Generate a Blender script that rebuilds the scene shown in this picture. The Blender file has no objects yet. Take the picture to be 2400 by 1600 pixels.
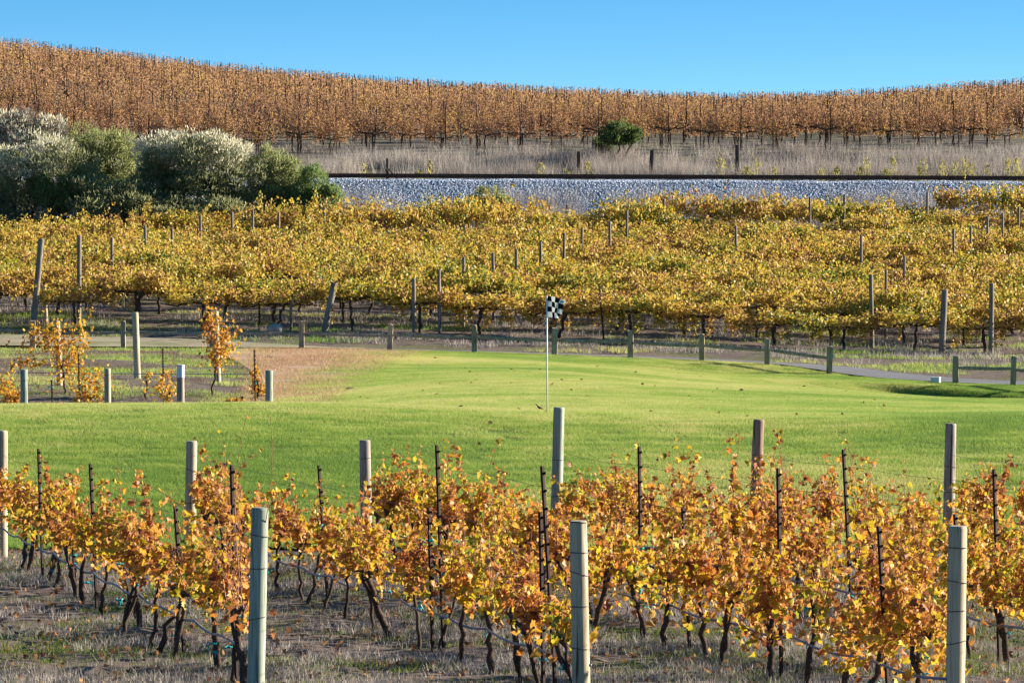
import bpy, math, random
import numpy as np
from mathutils import Vector, Matrix

# ------------------------------------------------------------------ camera, world, sun, exposure
SC = bpy.context.scene
COL = SC.collection
EYE = 6.5                       # height of the eye above the datum
FPX = 11200.0                   # focal length in units of a 2352-wide picture
PITCH = math.atan(364.0 / FPX)
cam_d = bpy.data.cameras.new('camera')
cam_d.sensor_width = 36.0
cam_d.lens = 36.0 * FPX / 2352.0
cam_d.clip_start = 0.5
cam_d.clip_end = 9000.0
cam = bpy.data.objects.new('camera', cam_d)
COL.objects.link(cam)
cam.location = (0, 0, EYE)
cam.rotation_euler = (math.pi / 2 - PITCH, 0, 0)
SC.camera = cam

SUN_ELEV = math.radians(17.0)
SUN_AZ = math.radians(74.0)     # clockwise from the viewing direction (+Y) to the right
sdir = Vector((math.sin(SUN_AZ) * math.cos(SUN_ELEV), math.cos(SUN_AZ) * math.cos(SUN_ELEV), math.sin(SUN_ELEV)))
sun_d = bpy.data.lights.new('sun', 'SUN')
sun_d.energy = 5.0
sun_d.angle = math.radians(0.53)
sun_d.color = (1.0, 0.91, 0.77)
sun = bpy.data.objects.new('sun', sun_d)
COL.objects.link(sun)
sun.rotation_euler = (-sdir).to_track_quat('-Z', 'Y').to_euler()
sun.location = (60, 20, 60)

W = bpy.data.worlds.new('World')
SC.world = W
W.use_nodes = True
wn, wl = W.node_tree.nodes, W.node_tree.links
wn.clear()
w_out = wn.new('ShaderNodeOutputWorld')
w_bg = wn.new('ShaderNodeBackground')
w_sky = wn.new('ShaderNodeTexSky')
w_sky.sky_type = 'NISHITA'
w_sky.sun_disc = False
w_sky.sun_elevation = SUN_ELEV
w_sky.sun_rotation = SUN_AZ
w_sky.air_density = 1.0
w_sky.dust_density = 0.3
w_sky.ozone_density = 1.9
w_tc = wn.new('ShaderNodeTexCoord')
w_sep = wn.new('ShaderNodeSeparateXYZ')
w_mul = wn.new('ShaderNodeMath'); w_mul.operation = 'MULTIPLY_ADD'
w_mul.inputs[1].default_value = 4.5
w_mul.inputs[2].default_value = 0.115
w_comb = wn.new('ShaderNodeCombineXYZ')
w_nrm = wn.new('ShaderNodeVectorMath'); w_nrm.operation = 'NORMALIZE'
wl.new(w_tc.outputs['Generated'], w_sep.inputs[0])
wl.new(w_sep.outputs['X'], w_comb.inputs['X'])
wl.new(w_sep.outputs['Y'], w_comb.inputs['Y'])
wl.new(w_sep.outputs['Z'], w_mul.inputs[0])
wl.new(w_mul.outputs[0], w_comb.inputs['Z'])
wl.new(w_comb.outputs[0], w_nrm.inputs[0])
wl.new(w_nrm.outputs[0], w_sky.inputs['Vector'])
w_hsv = wn.new('ShaderNodeHueSaturation')
w_hsv.inputs['Saturation'].default_value = 1.42
w_hsv.inputs['Hue'].default_value = 0.495
wl.new(w_sky.outputs[0], w_hsv.inputs['Color'])
wl.new(w_hsv.outputs[0], w_bg.inputs['Color'])
w_bg.inputs['Strength'].default_value = 0.086
wl.new(w_bg.outputs[0], w_out.inputs['Surface'])

SC.view_settings.view_transform = 'Standard'
SC.view_settings.look = 'None'
SC.view_settings.gamma = 1.0
SC.view_settings.use_curve_mapping = False
SC.view_settings.exposure = 1.5
SC.render.engine = 'CYCLES'
SC.cycles.max_bounces = 6
SC.cycles.transmission_bounces = 4
SC.cycles.transparent_max_bounces = 4

R = np.random.default_rng(11)
random.seed(4)

# ------------------------------------------------------------------ helpers: space
cp, sp = math.cos(PITCH), math.sin(PITCH)
def P(px, py, d):
    """Point at distance d seen at picture position px, py (2352 x 1568)."""
    a, b = (px - 1176.0) / FPX, (784.0 - py) / FPX
    dy, dz = cp + b * sp, -sp + b * cp
    s = d / dy
    return Vector((a * s, d, EYE + dz * s))

def pchip(x, y, q):
    x, y, q = np.asarray(x, float), np.asarray(y, float), np.asarray(q, float)
    h = np.diff(x); m = np.diff(y) / h
    t = np.zeros_like(y)
    for i in range(1, len(x) - 1):
        if m[i - 1] * m[i] > 0:
            w1, w2 = 2 * h[i] + h[i - 1], h[i] + 2 * h[i - 1]
            t[i] = (w1 + w2) / (w1 / m[i - 1] + w2 / m[i])
    t[0], t[-1] = m[0], m[-1]
    qc = np.clip(q, x[0], x[-1])
    i = np.clip(np.searchsorted(x, qc) - 1, 0, len(h) - 1)
    s = (qc - x[i]) / h[i]
    return ((1 + 2 * s) * (1 - s) ** 2 * y[i] + s * (1 - s) ** 2 * h[i] * t[i]
            + s * s * (3 - 2 * s) * y[i + 1] + s * s * (s - 1) * h[i] * t[i + 1])

# ------------------------------------------------------------------ the lie of the land: heights along five sight lines
near = [(20, -4.1), (30, -4.28), (43, -4.56), (60, -4.98), (68, -5.14)]
back = lambda ridge, hb, emb: [(205, emb), (208.5, -2.0), (211, -1.1), (213, -0.35), (216, -0.35), (218, -0.1), (222.5, 0.45),
                          (229, hb), (340, ridge), (370, ridge - 1.8), (420, ridge - 8), (520, -12.0), (700, -13.0)]
def zpix(px, rows):
    return [(d, P(px, y, d).z - EYE) for d, y in rows]
COLS = {
    -1200: near + zpix(0, [(76, 1085), (81, 988), (85, 937)]) + [(88, -4.05), (92, -4.8), (98, -5.5), (106, -5.45)] + zpix(0, [(113, 935), (122, 872), (135, 838), (150, 806), (156, 800), (159.6, 772), (162.4, 742)]) + back(11.0, 1.3, -2.85),
    0: near + zpix(0, [(76, 1085), (81, 988), (85, 937)]) + [(88, -4.05), (92, -4.8), (98, -5.5), (106, -5.45)] + zpix(0, [(113, 935), (122, 872), (135, 838), (150, 806), (156, 800), (159.6, 772), (162.4, 742)]) + back(7.7, 1.2, -2.85),
    640: near + zpix(640, [(76, 1088), (81, 990), (85, 938)]) + [(87, -3.98), (92, -4.4), (98, -4.72)] + zpix(640, [(105, 934), (122, 882), (135, 845), (150, 808), (156, 799), (159.4, 777), (162, 754)]) + back(5.5, 1.25, -2.75),
    1176: near + zpix(1176, [(76, 1090), (81, 1000), (84, 957), (90, 945), (100, 917), (120, 868), (140, 838), (152, 819), (155, 812), (157, 808), (158.5, 796), (161.8, 770)]) + back(4.2, 1.45, -2.55),
    1700: near + zpix(1700, [(76, 1092), (81, 1002), (84, 960), (90, 951), (100, 928), (120, 896), (140, 874), (148.2, 862), (151.6, 834.5), (153, 832), (156, 820), (159, 805), (161.8, 789)]) + back(3.5, 1.5, -2.35),
    2352: near + zpix(2352, [(76, 1090), (81, 1000), (84, 956), (90, 949), (100, 940), (120, 928), (135, 920), (141.5, 913), (145, 888), (146, 886), (149, 874), (155.5, 834), (161.8, 808)]) + back(4.6, 1.5, -2.2),
    3550: near + zpix(2352, [(76, 1090), (81, 1000), (84, 956), (90, 949), (100, 940), (120, 928), (135, 920), (141.5, 913), (145, 888), (146, 886), (149, 874), (155.5, 834), (161.8, 808)]) + back(7.0, 1.5, -2.2),
}
DG = np.arange(20, 700.01, 0.25)
cu = np.array([(c - 1176.0) / FPX for c in COLS])
cz = np.array([pchip([a for a, _ in r], [b for _, b in r], DG) for r in COLS.values()])     # cols x d
UG = np.linspace(cu[0], cu[-1], 241)
TZ = np.empty((len(UG), len(DG)))
for j in range(len(DG)):
    TZ[:, j] = pchip(cu, cz[:, j], UG)
for _ in range(6):                                   # ease the creases
    TZ[1:-1] = (TZ[:-2] + 2 * TZ[1:-1] + TZ[2:]) / 4

def smooth_noise(x, y, s, seed=0):
    x, y = np.asarray(x, float) / s + seed * 17.3, np.asarray(y, float) / s + seed * 7.7
    xi, yi = np.floor(x), np.floor(y)
    fx, fy = x - xi, y - yi
    fx, fy = fx * fx * (3 - 2 * fx), fy * fy * (3 - 2 * fy)
    h = lambda a, b: np.modf(np.abs(np.sin(a * 127.1 + b * 311.7 + seed) * 43758.5453))[0]
    return ((h(xi, yi) * (1 - fx) + h(xi + 1, yi) * fx) * (1 - fy) + (h(xi, yi + 1) * (1 - fx) + h(xi + 1, yi + 1) * fx) * fy) * 2 - 1

def zt(x, d):
    """World height of the land at x, y=d."""
    x, d = np.asarray(x, float), np.asarray(d, float)
    u = np.clip(x / np.maximum(d, 1), UG[0], UG[-1] - 1e-9)
    q = np.clip(d, DG[0], DG[-1] - 1e-6)
    fi = (u - UG[0]) / (UG[1] - UG[0]); fj = (q - DG[0]) / 0.25
    i, j = np.clip(fi.astype(int), 0, len(UG) - 2), np.clip(fj.astype(int), 0, len(DG) - 2)
    a, b = fi - i, fj - j
    z = (TZ[i, j] * (1 - a) + TZ[i + 1, j] * a) * (1 - b) + (TZ[i, j + 1] * (1 - a) + TZ[i + 1, j + 1] * a) * b
    # low swells in the mown green
    g = np.clip((q - 70) / 8, 0, 1) * np.clip((150 - q) / 8, 0, 1)
    z = z + g * (0.05 * smooth_noise(x, q, 5.0, 1) + 0.05 * smooth_noise(x, q, 11.0, 2))
    # a little bank by the path: the green drops away on its camera side
    t = (x - 11.2) * -0.62 + (q - 144.6) * -0.785
    a_ = (x - 11.2) * 0.785 + (q - 144.6) * -0.62
    st_ = np.clip((t + 0.5) / 1.0, 0, 1); st_ = st_ * st_ * (3 - 2 * st_)
    tp = np.clip((a_ + 1.6) / 2.2, 0, 1) * np.clip((6.6 - a_) / 3.2, 0, 1)
    z = z - 0.30 * st_ * np.exp(-(np.maximum(t, 0) / 5.5) ** 2) * tp * (q < 150) * (q > 120)
    return EYE + z
zt1 = lambda x, d: float(zt(x, d))

# ------------------------------------------------------------------ helpers: objects and meshes
def tag(o, label=None, cat=None, group=None, kind=None):
    if label: o['label'] = label
    if cat: o['category'] = cat
    if group: o['group'] = group
    if kind: o['kind'] = kind
    return o

def mesh_np(name, v, f, mats, mi=None, smooth=False):
    """v (N,3), f (M,K) all faces alike in size"""
    v = np.asarray(v, np.float32); f = np.asarray(f, np.int32)
    me = bpy.data.meshes.new(name)
    me.vertices.add(len(v)); me.vertices.foreach_set('co', v.ravel())
    k = f.shape[1]
    me.loops.add(f.size); me.loops.foreach_set('vertex_index', f.ravel())
    me.polygons.add(len(f))
    me.polygons.foreach_set('loop_start', np.arange(0, f.size, k, dtype=np.int32))
    for m in (mats if isinstance(mats, (list, tuple)) else [mats]): me.materials.append(m)
    if mi is not None: me.polygons.foreach_set('material_index', np.asarray(mi, np.int32))
    if smooth: me.polygons.foreach_set('use_smooth', np.ones(len(f), bool))
    me.update(calc_edges=True)
    return me

def link(name, me, parent=None, loc=(0, 0, 0), rot=None, scale=None):
    o = bpy.data.objects.new(name, me)
    COL.objects.link(o)
    if parent is not None: o.parent = parent
    o.location = loc
    if rot is not None: o.rotation_euler = rot
    if scale is not None: o.scale = (scale,) * 3 if isinstance(scale, (int, float)) else scale
    return o

def empty(name, loc, rz=0.0, **kw):
    o = bpy.data.objects.new(name, None)
    COL.objects.link(o)
    o.empty_display_size = 0.1
    o.location = loc; o.rotation_euler = (0, 0, rz)
    return tag(o, **kw)

class MB:
    """collects quads/tris for ONE mesh"""
    def __init__(self): self.v, self.f, self.n = [], [], 0
    def add(self, v, f):
        self.v.append(np.asarray(v, float).reshape(-1, 3))
        self.f += [tuple(int(i) + self.n for i in q) for q in f]
        self.n += len(self.v[-1])
        return self
    def tube(self, pts, rad, sides=7, jit=0.0, cap=True):
        pts = [np.asarray(p, float) for p in pts]
        rad = [rad] * len(pts) if isinstance(rad, (int, float)) else rad
        rings = []
        for i, p in enumerate(pts):
            t = pts[min(i + 1, len(pts) - 1)] - pts[max(i - 1, 0)]
            t = t / (np.linalg.norm(t) + 1e-9)
            a = np.cross(t, (0.0, 1.0, 0.02) if abs(t[1]) < 0.9 else (1.0, 0, 0)); a /= np.linalg.norm(a) + 1e-9
            b = np.cross(t, a)
            ph = np.arange(sides) * 2 * math.pi / sides
            r = rad[i] * (1 + jit * R.uniform(-1, 1, sides))
            rings.append(p + np.outer(np.cos(ph) * r, a) + np.outer(np.sin(ph) * r, b))
        v = np.concatenate(rings)
        f = []
        for i in range(len(pts) - 1):
            for k in range(sides):
                k2 = (k + 1) % sides
                f.append((i * sides + k, i * sides + k2, (i + 1) * sides + k2, (i + 1) * sides + k))
        if cap:
            f.append(tuple(range(sides - 1, -1, -1)))
            f.append(tuple((len(pts) - 1) * sides + k for k in range(sides)))
        return self.add(v, f)
    def box(self, c, s, jit=0.0):
        c, s = np.asarray(c, float), np.asarray(s, float) / 2
        q = np.array([(x, y, z) for z in (-1, 1) for y in (-1, 1) for x in (-1, 1)], float) * s
        q += R.uniform(-1, 1, q.shape) * jit
        return self.add(q + c, [(0, 2, 3, 1), (4, 5, 7, 6), (0, 1, 5, 4), (2, 6, 7, 3), (0, 4, 6, 2), (1, 3, 7, 5)])
    def mesh(self, name, mat, smooth=False):
        me = bpy.data.meshes.new(name)
        me.from_pydata(np.concatenate(self.v).tolist(), [], self.f)
        for m in (mat if isinstance(mat, (list, tuple)) else [mat]): me.materials.append(m)
        if smooth: me.polygons.foreach_set('use_smooth', np.ones(len(me.polygons), bool))
        me.update()
        return me
    def build(self, name, mat, parent=None, loc=(0, 0, 0), smooth=False, rot=None):
        return link(name, self.mesh(name, mat, smooth), parent, loc, rot)

def frames(tip, up_rand=1.0):
    """(M,3) tip directions -> (M,3,3) rotation columns x, y(tip), z(normal), random roll"""
    tip = tip / (np.linalg.norm(tip, axis=1, keepdims=True) + 1e-9)
    r = R.normal(size=tip.shape)
    x = np.cross(tip, r); x /= np.linalg.norm(x, axis=1, keepdims=True) + 1e-9
    z = np.cross(x, tip)
    return np.stack([x, tip, z], axis=2)

def scatter(tv, tf, pos, rot, sc):
    n = len(tv)
    v = np.einsum('mij,nj->mni', rot, tv) * np.asarray(sc).reshape(-1, 1, 1) + pos[:, None, :]
    f = tf[None] + (np.arange(len(pos)) * n)[:, None, None]
    return v.reshape(-1, 3), f.reshape(-1, tf.shape[1])

# ------------------------------------------------------------------ helpers: materials
def new_mat(name):
    m = bpy.data.materials.new(name); m.use_nodes = True
    nt = m.node_tree; nt.nodes.clear()
    out = nt.nodes.new('ShaderNodeOutputMaterial')
    return m, nt, out
def nd(nt, t, **kw):
    n = nt.nodes.new(t)
    for k, v in kw.items():
        if k in n.inputs: n.inputs[k].default_value = v
        else: setattr(n, k, v)
    return n
def ramp(nt, fac, stops, interp='LINEAR'):
    n = nt.nodes.new('ShaderNodeValToRGB')
    n.color_ramp.interpolation = interp
    e = n.color_ramp.elements
    while len(e) < len(stops): e.new(0.5)
    for i, (p, c) in enumerate(stops):
        e[i].position = p; e[i].color = (*c, 1)
    nt.links.new(fac, n.inputs['Fac'])
    return n.outputs['Color']
def math_n(nt, op, a, b=None, c=None, clamp=False):
    n = nt.nodes.new('ShaderNodeMath'); n.operation = op; n.use_clamp = clamp
    for i, x in enumerate((a, b, c)):
        if x is None: continue
        if isinstance(x, (int, float)): n.inputs[i].default_value = x
        else: nt.links.new(x, n.inputs[i])
    return n.outputs[0]
def noise(nt, scale, detail=3.0, vec=None, rough=0.55):
    n = nd(nt, 'ShaderNodeTexNoise', Scale=scale, Detail=detail, Roughness=rough)
    if vec is not None: nt.links.new(vec, n.inputs['Vector'])
    return n.outputs['Fac']
def pos_vec(nt, scale=(1, 1, 1), obj=False):
    if obj: src = nd(nt, 'ShaderNodeTexCoord').outputs['Object']
    else: src = nd(nt, 'ShaderNodeNewGeometry').outputs['Position']
    m = nd(nt, 'ShaderNodeMapping'); m.inputs['Scale'].default_value = scale
    nt.links.new(src, m.inputs['Vector'])
    return m.outputs['Vector']
def bump(nt, h, strength=0.5, dist=0.02):
    b = nd(nt, 'ShaderNodeBump', Strength=strength, Distance=dist)
    nt.links.new(h, b.inputs['Height'])
    return b.outputs['Normal']
def mixc(nt, f, a, b):
    n = nt.nodes.new('ShaderNodeMix'); n.data_type = 'RGBA'
    for s, x in ((0, f), (6, a), (7, b)):
        if isinstance(x, (int, float)): n.inputs[s].default_value = x
        elif isinstance(x, tuple): n.inputs[s].default_value = (*x, 1)
        else: nt.links.new(x, n.inputs[s])
    return n.outputs[2]
def principled(nt, out, col, rough=0.8, normal=None, spec=0.3, metal=0.0):
    p = nd(nt, 'ShaderNodeBsdfPrincipled')
    p.inputs['Specular IOR Level'].default_value = spec
    p.inputs['Metallic'].default_value = metal
    for k, x in (('Base Color', col), ('Roughness', rough)):
        if isinstance(x, tuple): p.inputs[k].default_value = (*x, 1)
        elif isinstance(x, (int, float)): p.inputs[k].default_value = x
        else: nt.links.new(x, p.inputs[k])
    if normal is not None: nt.links.new(normal, p.inputs['Normal'])
    nt.links.new(p.outputs[0], out.inputs['Surface'])
    return p

def leaf_mat(name, stops, trans=0.45, nscale=0.8, nmix=0.5, rough=0.5, spec=0.35, contrast=1.0):
    """Leaves: colour differs leaf by leaf and in drifts over the plant; light passes through."""
    m, nt, out = new_mat(name)
    g = nd(nt, 'ShaderNodeNewGeometry'); oi = nd(nt, 'ShaderNodeObjectInfo')
    rnd = math_n(nt, 'FRACT', math_n(nt, 'MULTIPLY_ADD', oi.outputs['Random'], 3.7, g.outputs['Random Per Island']))
    n = noise(nt, nscale, 2.0, g.outputs['Position'])
    n = math_n(nt, 'MULTIPLY_ADD', math_n(nt, 'SUBTRACT', n, 0.5), 2.6, 0.5, clamp=True)
    fac = math_n(nt, 'ADD', math_n(nt, 'MULTIPLY', n, nmix), math_n(nt, 'MULTIPLY', rnd, 1 - nmix))
    if contrast != 1.0: fac = math_n(nt, 'MULTIPLY_ADD', math_n(nt, 'SUBTRACT', fac, 0.5), contrast, 0.5, clamp=True)
    c = ramp(nt, fac, stops)
    blot = noise(nt, 45.0, 2.0, g.outputs['Position'])
    c = mixc(nt, math_n(nt, 'MULTIPLY_ADD', math_n(nt, 'SUBTRACT', blot, 0.55), 3.0, 0.0, clamp=True), c, (0.16, 0.06, 0.015)) if nscale > 0.3 else c
    p = principled(nt, out, c, rough, None, spec)
    t = nd(nt, 'ShaderNodeBsdfTranslucent'); nt.links.new(c, t.inputs['Color'])
    mx = nd(nt, 'ShaderNodeMixShader'); mx.inputs[0].default_value = trans
    nt.links.new(p.outputs[0], mx.inputs[1]); nt.links.new(t.outputs[0], mx.inputs[2])
    nt.links.new(mx.outputs[0], out.inputs['Surface'])
    return m

def wood_mat(name, c0, c1, c2, grain=1.0, lichen=None):
    m, nt, out = new_mat(name)
    oi = nd(nt, 'ShaderNodeObjectInfo')
    tc = nd(nt, 'ShaderNodeTexCoord')
    add = nd(nt, 'ShaderNodeVectorMath', operation='ADD')
    sc = nd(nt, 'ShaderNodeVectorMath', operation='SCALE'); sc.inputs['Scale'].default_value = 31.0
    nt.links.new(oi.outputs['Random'], sc.inputs[0])
    nt.links.new(tc.outputs['Object'], add.inputs[0]); nt.links.new(sc.outputs[0], add.inputs[1])
    mp = nd(nt, 'ShaderNodeMapping'); mp.inputs['Scale'].default_value = (60 * grain, 60 * grain, 2.2)
    nt.links.new(add.outputs[0], mp.inputs['Vector'])
    n1 = noise(nt, 1.0, 5.0, mp.outputs['Vector'])
    mp2 = nd(nt, 'ShaderNodeMapping'); mp2.inputs['Scale'].default_value = (5, 5, 1.6)
    nt.links.new(add.outputs[0], mp2.inputs['Vector'])
    n2 = noise(nt, 1.0, 3.0, mp2.outputs['Vector'])
    f = math_n(nt, 'ADD', math_n(nt, 'MULTIPLY', n1, 0.6), math_n(nt, 'MULTIPLY', n2, 0.4))
    c = ramp(nt, f, [(0.3, c0), (0.5, c1), (0.68, c2)])
    mp3 = nd(nt, 'ShaderNodeMapping'); mp3.inputs['Scale'].default_value = (34, 34, 0.9)
    nt.links.new(add.outputs[0], mp3.inputs['Vector'])
    n4 = noise(nt, 1.0, 2.0, mp3.outputs['Vector'])
    c = mixc(nt, math_n(nt, 'MULTIPLY_ADD', math_n(nt, 'SUBTRACT', n4, 0.62), 14.0, 0.0, clamp=True), c, tuple(x * 0.35 for x in c0))
    if lichen:
        n3 = noise(nt, 9.0, 4.0, add.outputs[0])
        c = mixc(nt, math_n(nt, 'MULTIPLY_ADD', math_n(nt, 'SUBTRACT', n3, 0.55), 6.0, 0.0, clamp=True), c, lichen)
    principled(nt, out, c, 0.85, bump(nt, n1, 0.5, 0.0025), 0.2)
    return m

def plain_mat(name, col, rough=0.7, spec=0.3, metal=0.0, var=0.25, nscale=12.0):
    m, nt, out = new_mat(name)
    n = noise(nt, nscale, 4.0, pos_vec(nt))
    c = ramp(nt, n, [(0.3, tuple(x * (1 - var) for x in col)), (0.7, tuple(min(1, x * (1 + var)) for x in col))])
    principled(nt, out, c, rough, bump(nt, n, 0.25, 0.002), spec, metal)
    return m

M = {}
M['vine_leaf'] = leaf_mat('autumn_vine_leaf', [(0.0, (0.20, 0.06, 0.03)), (0.2, (0.42, 0.15, 0.05)), (0.36, (0.62, 0.24, 0.04)), (0.48, (0.66, 0.34, 0.09)), (0.6, (0.72, 0.41, 0.035)), (0.76, (0.66, 0.50, 0.03)), (0.88, (0.40, 0.38, 0.03)), (1.0, (0.18, 0.24, 0.03))], 0.45, 0.9, 0.42, contrast=1.15)
M['gold_leaf'] = leaf_mat('golden_vine_leaf', [(0.0, (0.24, 0.11, 0.05)), (0.2, (0.46, 0.25, 0.08)), (0.4, (0.64, 0.41, 0.08)), (0.58, (0.64, 0.47, 0.06)), (0.74, (0.43, 0.40, 0.045)), (0.9, (0.22, 0.26, 0.035)), (1.0, (0.12, 0.16, 0.03))], 0.42, 0.4, 0.48, contrast=1.3)
M['hill_leaf'] = leaf_mat('rust_vine_leaf', [(0.0, (0.20, 0.10, 0.06)), (0.3, (0.40, 0.21, 0.12)), (0.6, (0.52, 0.295, 0.145)), (0.82, (0.62, 0.39, 0.13)), (1.0, (0.68, 0.52, 0.07))], 0.4, 0.22, 0.35, 0.7, 0.2)
M['litter'] = leaf_mat('leaf_litter', [(0.0, (0.12, 0.06, 0.035)), (0.4, (0.28, 0.13, 0.06)), (0.75, (0.42, 0.23, 0.10)), (1.0, (0.60, 0.38, 0.08))], 0.25, 0.29, 0.2, 0.8, 0.1)
M['young_leaf'] = leaf_mat('young_vine_leaf', [(0.0, (0.34, 0.10, 0.03)), (0.3, (0.62, 0.27, 0.04)), (0.6, (0.72, 0.42, 0.04)), (1.0, (0.58, 0.48, 0.05))], 0.45, 0.9, 0.4)
M['bark'] = plain_mat('vine_bark', (0.075, 0.052, 0.04), 0.95, 0.1, 0, 0.5, 40)
M['cane'] = plain_mat('vine_cane', (0.26, 0.125, 0.075), 0.8, 0.2, 0, 0.4, 30)
M['stake'] = plain_mat('rusty_steel', (0.035, 0.017, 0.013), 0.75, 0.3, 0.3, 0.5, 60)
M['wire'] = plain_mat('wire', (0.10, 0.10, 0.10), 0.5, 0.5, 0.6, 0.2, 60)
M['hose'] = plain_mat('drip_hose', (0.15, 0.175, 0.25), 0.45, 0.5, 0, 0.2, 20)
M['tie'] = plain_mat('teal_tape', (0.01, 0.36, 0.36), 0.5, 0.4, 0, 0.2, 20)
M['post_cream'] = wood_mat('cream_post_wood', (0.293, 0.220, 0.134), (0.488, 0.403, 0.268), (0.610, 0.525, 0.378), 0.7)
M['post_green'] = wood_mat('green_treated_wood', (0.159, 0.183, 0.134), (0.329, 0.366, 0.281), (0.488, 0.512, 0.403), 0.8)
M['post_grey'] = wood_mat('grey_weathered_wood', (0.122, 0.098, 0.073), (0.329, 0.281, 0.226), (0.512, 0.451, 0.378), 1.0)
M['post_brown'] = wood_mat('brown_weathered_wood', (0.134, 0.085, 0.055), (0.317, 0.220, 0.146), (0.488, 0.378, 0.268), 1.0)
M['post_dim'] = wood_mat('dim_weathered_wood', (0.09, 0.075, 0.06), (0.21, 0.18, 0.145), (0.34, 0.30, 0.25), 1.0)
M['fence'] = wood_mat('split_rail_wood', (0.159, 0.122, 0.085), (0.366, 0.293, 0.207), (0.561, 0.464, 0.342), 0.7, (0.36, 0.26, 0.05))
M['old_post'] = wood_mat('dark_old_wood', (0.03, 0.022, 0.018), (0.07, 0.05, 0.04), (0.12, 0.09, 0.075), 1.0)
M['white_metal'] = plain_mat('white_paint', (0.8, 0.8, 0.8), 0.4, 0.5, 0, 0.03, 5)

# ------------------------------------------------------------------ ground sheets
def soil_mat():
    m, nt, out = new_mat('vineyard_soil')
    v = pos_vec(nt)
    n1 = noise(nt, 0.6, 5.0, v); n2 = noise(nt, 9.0, 6.0, v); n3 = noise(nt, 45.0, 4.0, v)
    f = math_n(nt, 'ADD', math_n(nt, 'MULTIPLY', n2, 0.55), math_n(nt, 'MULTIPLY', n3, 0.45))
    c = ramp(nt, f, [(0.3, (0.06, 0.042, 0.032)), (0.5, (0.15, 0.11, 0.085)), (0.7, (0.31, 0.25, 0.20))])
    g = ramp(nt, f, [(0.3, (0.05, 0.07, 0.015)), (0.7, (0.20, 0.22, 0.06))])
    gm = math_n(nt, 'MULTIPLY_ADD', math_n(nt, 'SUBTRACT', n1, 0.54), 7.0, 0.0, clamp=True)
    c = mixc(nt, math_n(nt, 'MULTIPLY', gm, 0.75), c, g)
    principled(nt, out, c, 0.95, bump(nt, f, 0.8, 0.02), 0.15)
    return m
def lawn_mat():
    m, nt, out = new_mat('lawn_turf')
    v = pos_vec(nt)
    n1 = noise(nt, 0.25, 3.0, v); n2 = noise(nt, 18.0, 5.0, v)
    f = math_n(nt, 'ADD', math_n(nt, 'MULTIPLY', n1, 0.5), math_n(nt, 'MULTIPLY', n2, 0.5))
    c = ramp(nt, f, [(0.3, (0.07, 0.13, 0.02)), (0.7, (0.17, 0.22, 0.04))])
    principled(nt, out, c, 0.95, bump(nt, n2, 0.6, 0.03), 0.1)
    return m
def grass_mat(name='grass_blades', a=(0.075, 0.16, 0.018), b=(0.19, 0.26, 0.03), c_=(0.34, 0.33, 0.06)):
    m, nt, out = new_mat(name)
    g = nd(nt, 'ShaderNodeNewGeometry')
    n1 = noise(nt, 0.11, 4.0, g.outputs['Position'])
    mp = nd(nt, 'ShaderNodeMapping'); mp.inputs['Scale'].default_value = (0.9, 2.2, 0.4)
    nt.links.new(g.outputs['Position'], mp.inputs['Vector'])
    n2 = noise(nt, 1.0, 4.0, mp.outputs['Vector'])
    f = math_n(nt, 'ADD', math_n(nt, 'MULTIPLY_ADD', math_n(nt, 'SUBTRACT', n1, 0.5), 0.85, 0.25), math_n(nt, 'MULTIPLY_ADD', math_n(nt, 'SUBTRACT', n2, 0.5), 0.55, 0.175))
    f = math_n(nt, 'ADD', f, math_n(nt, 'MULTIPLY', g.outputs['Random Per Island'], 0.15))
    c = ramp(nt, f, [(0.34, a), (0.47, b), (0.62, c_)])
    p = principled(nt, out, c, 0.55, None, 0.3)
    t = nd(nt, 'ShaderNodeBsdfTranslucent'); nt.links.new(c, t.inputs['Color'])
    mx = nd(nt, 'ShaderNodeMixShader'); mx.inputs[0].default_value = 0.45
    nt.links.new(p.outputs[0], mx.inputs[1]); nt.links.new(t.outputs[0], mx.inputs[2])
    nt.links.new(mx.outputs[0], out.inputs['Surface'])
    return m
def dust_mat(name, a, b, c_, s=1.0, green=0.0):
    m, nt, out = new_mat(name)
    v = pos_vec(nt, (0.6 * s, 1.4 * s, 1))
    n1 = noise(nt, 1.2, 5.0, v); n2 = noise(nt, 22.0, 5.0, v)
    f = math_n(nt, 'ADD', math_n(nt, 'MULTIPLY', n1, 0.55), math_n(nt, 'MULTIPLY', n2, 0.45))
    c = ramp(nt, f, [(0.32, a), (0.5, b), (0.68, c_)])
    if green:
        n3 = noise(nt, 0.8, 4.0, v)
        c = mixc(nt, math_n(nt, 'MULTIPLY', math_n(nt, 'MULTIPLY_ADD', math_n(nt, 'SUBTRACT', n3, 0.5), 7.0, 0.0, clamp=True), green), c, (0.16, 0.20, 0.05))
    principled(nt, out, c, 0.95, bump(nt, f, 0.6, 0.015), 0.15)
    return m
M['soil'] = soil_mat(); M['lawn'] = lawn_mat(); M['grass'] = grass_mat('grass_blades', (0.17, 0.285, 0.05), (0.32, 0.42, 0.075), (0.54, 0.52, 0.18))
M['bare'] = dust_mat('bare_tan_soil', (0.30, 0.17, 0.095), (0.47, 0.30, 0.18), (0.58, 0.40, 0.26))
M['track'] = dust_mat('tan_track', (0.26, 0.21, 0.14), (0.38, 0.31, 0.21), (0.46, 0.39, 0.28), 1.0, 0.55)
M['asphalt'] = dust_mat('path_asphalt', (0.15, 0.145, 0.145), (0.20, 0.195, 0.195), (0.25, 0.245, 0.24), 2.0)
M['hill_soil'] = dust_mat('hill_soil', (0.07, 0.06, 0.045), (0.14, 0.115, 0.085), (0.22, 0.19, 0.14), 0.6, 0.4)
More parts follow.
